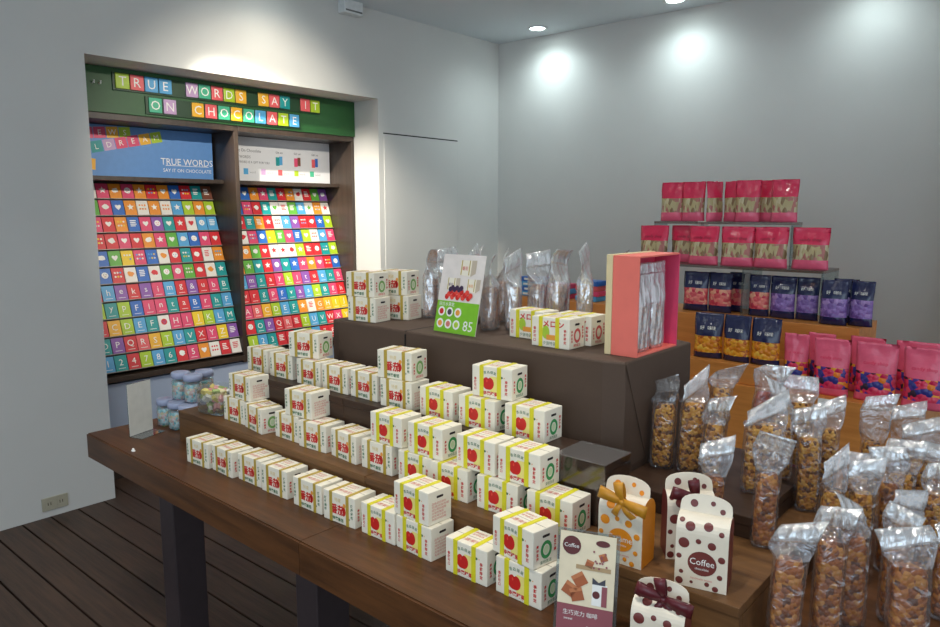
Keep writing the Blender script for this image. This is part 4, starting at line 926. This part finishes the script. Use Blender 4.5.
# ------------------------------------------------------------------ polka dot packs
CRM = mat('cream_pack', (232, 220, 200), 0.4, var=0.02); DOTB = mat('brown_dot_print', (112, 46, 42), 0.4); DOTO = mat('orange_dot_print', (238, 146, 34), 0.4)
RIBM = mat('maroon_ribbon', (92, 28, 36), 0.35, var=0.1); RIBO = mat('golden_ribbon', (206, 142, 40), 0.35, var=0.1)
def polka(label, loc, rotz, dot, sidecol, word, ribbon, bowside='front', w_=0.094, d_=0.062, hb=0.105, grp='polka dot gift packs', scale=1.0):
    t = thing('gift_pack', label, 'gift box', loc, rotz, grp); t.scale = (scale,)*3
    rg = random.Random(word+str(loc[0])); hw = w_/2; hd = d_/2
    # front profile: straight to hb, then curved back to the ridge
    prof = [(-hd, 0.0), (-hd, hb*0.5), (-hd, hb)]
    for k in range(1, 8):
        a = k/7*math.pi/2; prof.append((-hd+(hd-0.002)*(1-math.cos(a)), hb+0.030*math.sin(a)))
    S_ = [0.0]
    for i in range(1, len(prof)): S_.append(S_[-1]+math.hypot(prof[i][0]-prof[i-1][0], prof[i][1]-prof[i-1][1]))
    def at(u, s, lift=0.0004):
        for i in range(len(S_)-1):
            if s <= S_[i+1] or i == len(S_)-2:
                q = (s-S_[i])/(S_[i+1]-S_[i]); a, b_ = prof[i], prof[i+1]; dy, dz = b_[0]-a[0], b_[1]-a[1]; l = math.hypot(dy, dz)
                return Vector((u, a[0]+dy*q-dz/l*lift, a[1]+dz*q+dy/l*lift))
    m = MB(); n_ = len(prof); vs = []
    full = prof+[(-p[0], p[1]) for p in prof[::-1]]
    a = [(-hw, p[0], p[1]) for p in full]; b_ = [(hw, p[0], p[1]) for p in full]; k = len(full)
    m.add(a+b_, [(i, i+1, k+i+1, k+i) for i in range(k-1)], CRM); m.add(a+b_, [tuple(range(k))[::-1], tuple(range(k, 2*k)), (0, k, 2*k-1, k-1)], sidecol)
    # dots
    R0 = 0.026
    spots = [(-0.032, 0.085, 0.010), (0.018, 0.087, 0.0075), (-0.006, 0.092, 0.005), (0.036, 0.064, 0.0065), (-0.040, 0.058, 0.005), (-0.035, 0.028, 0.004), (0.034, 0.030, 0.005), (0.027, 0.006, 0.0055), (-0.038, 0.010, 0.007), (-0.016, 0.011, 0.003), (0.012, 0.012, 0.0045),
             (-0.022, 0.118, 0.009), (0.034, 0.112, 0.005), (0.010, 0.122, 0.0085), (-0.038, 0.128, 0.005)]
    for (u, s, r) in spots:
        pts = []
        for j in range(14):
            uu = u+r*math.cos(j*math.pi/7); ss = s+r*math.sin(j*math.pi/7); pts.append(at(max(-hw, min(hw, uu)), max(0.001, ss)))
        half = [at(max(-hw, min(hw, u+0.5*r*math.cos(j*math.pi/7))), max(0.001, s+0.5*r*math.sin(j*math.pi/7)), 0.0008) for j in range(14)]
        m.add(pts+half+[at(u, s, 0.0009)], [(j, (j+1) % 14, 14+(j+1) % 14, 14+j) for j in range(14)]+[(14+j, 14+(j+1) % 14, 28) for j in range(14)], dot)
    m.add([at(0.002+R0*math.cos(j*math.pi/12), 0.050+R0*0.9*math.sin(j*math.pi/12), 0.0006) for j in range(24)], [tuple(range(24))], dot)
    m.text(word, 0.0175, (0.002, -hd-0.001, 0.053), X, Z, WHITE, 0.95); m.text('chocolate', 0.0065, (0.002, -hd-0.001, 0.040), X, Z, WHITE)
    m.text('handmade sweets', 0.0055, (0.002, -hd-0.0006, 0.020), X, Z, PINKINK)
    m.build('carton', t)
    # rounded flap standing on the ridge
    m = MB(); fl = [(-hw, 0), (hw, 0)]+[(hw*math.cos(j*math.pi/12)*(1 if abs(math.cos(j*math.pi/12)) < .99 else 1), 0.010+0.024*math.sin(j*math.pi/12)**0.7) for j in range(0, 13)]
    m.prism(fl, (0, -0.001, hb+0.0302), X, Z+Y*0.25, Y, 0.0018, CRM)
    for (u, s, r) in ((-0.022, 0.016, 0.007), (0.012, 0.020, 0.0045), (0.030, 0.008, 0.005)): m.poly(circle(u, s, r), (0, -0.0016, hb+0.0302), X, Z+Y*0.25, dot)
    m.build('top_flap', t)
    if ribbon:
        q = MB(); c_ = at(0.006, 0.128, 0.008)
        def loop(ang, ln, wd):
            ca, sa = math.cos(ang), math.sin(ang); vs = []; N_ = 10
            for j in range(N_+1):
                aa = j/N_*2*math.pi; rx = ln/2*(1-math.cos(aa)); rz = wd*0.5*math.sin(aa)
                for s_ in (-1, 1):
                    p = c_+Vector((ca*rx, -0.006-rz*0.55-0.006*math.sin(aa/2), sa*rx+rz*0.25))+Vector((-sa*s_*wd*0.38, 0, ca*s_*wd*0.38))*(0.35+0.65*math.sin(aa/2)); vs.append(p)
            q.add(vs, [(2*j, 2*j+1, 2*j+3, 2*j+2) for j in range(N_)], ribbon)
        def tail(ang, ln, wd):
            ca, sa = math.cos(ang), math.sin(ang); vs = []
            for j in range(7):
                p = c_+Vector((ca*ln*j/6, -0.006-0.008*math.sin(j*.9), sa*ln*j/6))
                for s_ in (-1, 1): vs.append(p+Vector((-sa*s_*wd/2, 0, ca*s_*wd/2))*(0.6+0.4*j/6))
            q.add(vs, [(2*j, 2*j+1, 2*j+3, 2*j+2) for j in range(6)], ribbon)
        loop(R(165), 0.050, 0.034); loop(R(-10), 0.052, 0.034); loop(R(100), 0.040, 0.028); tail(R(-120), 0.056, 0.017); tail(R(-55), 0.056, 0.017)
        q.lathe([(0.003, c_.z-0.007), (0.008, c_.z-0.005), (0.0085, c_.z+0.004), (0.003, c_.z+0.007)], ribbon, 12, c=(c_.x, c_.y-0.006))
        o = q.build('ribbon_bow', t, True); so = o.modifiers.new('thickness', 'SOLIDIFY'); so.thickness = 0.0008
    return t
polka('orange dotted pack with a golden ribbon bow on the lower step', (-0.672, 1.262, ZB1), R(4), DOTO, DOTO, 'Caramel', RIBO)
polka('brown dotted pack with a maroon bow, behind the plain coffee pack', (-0.588, 1.362, ZB1), R(36), DOTB, DOTB, 'Mocha', RIBM)
polka('brown dotted coffee pack without a bow at the front of the step', (-0.513, 1.270, ZB1), R(13), DOTB, DOTB, 'Coffee', None)
polka('brown dotted pack with a big maroon bow on the table below the step', (-0.536, 1.146, T0), R(12), DOTB, DOTB, 'Coffee', RIBM, hb=0.085)
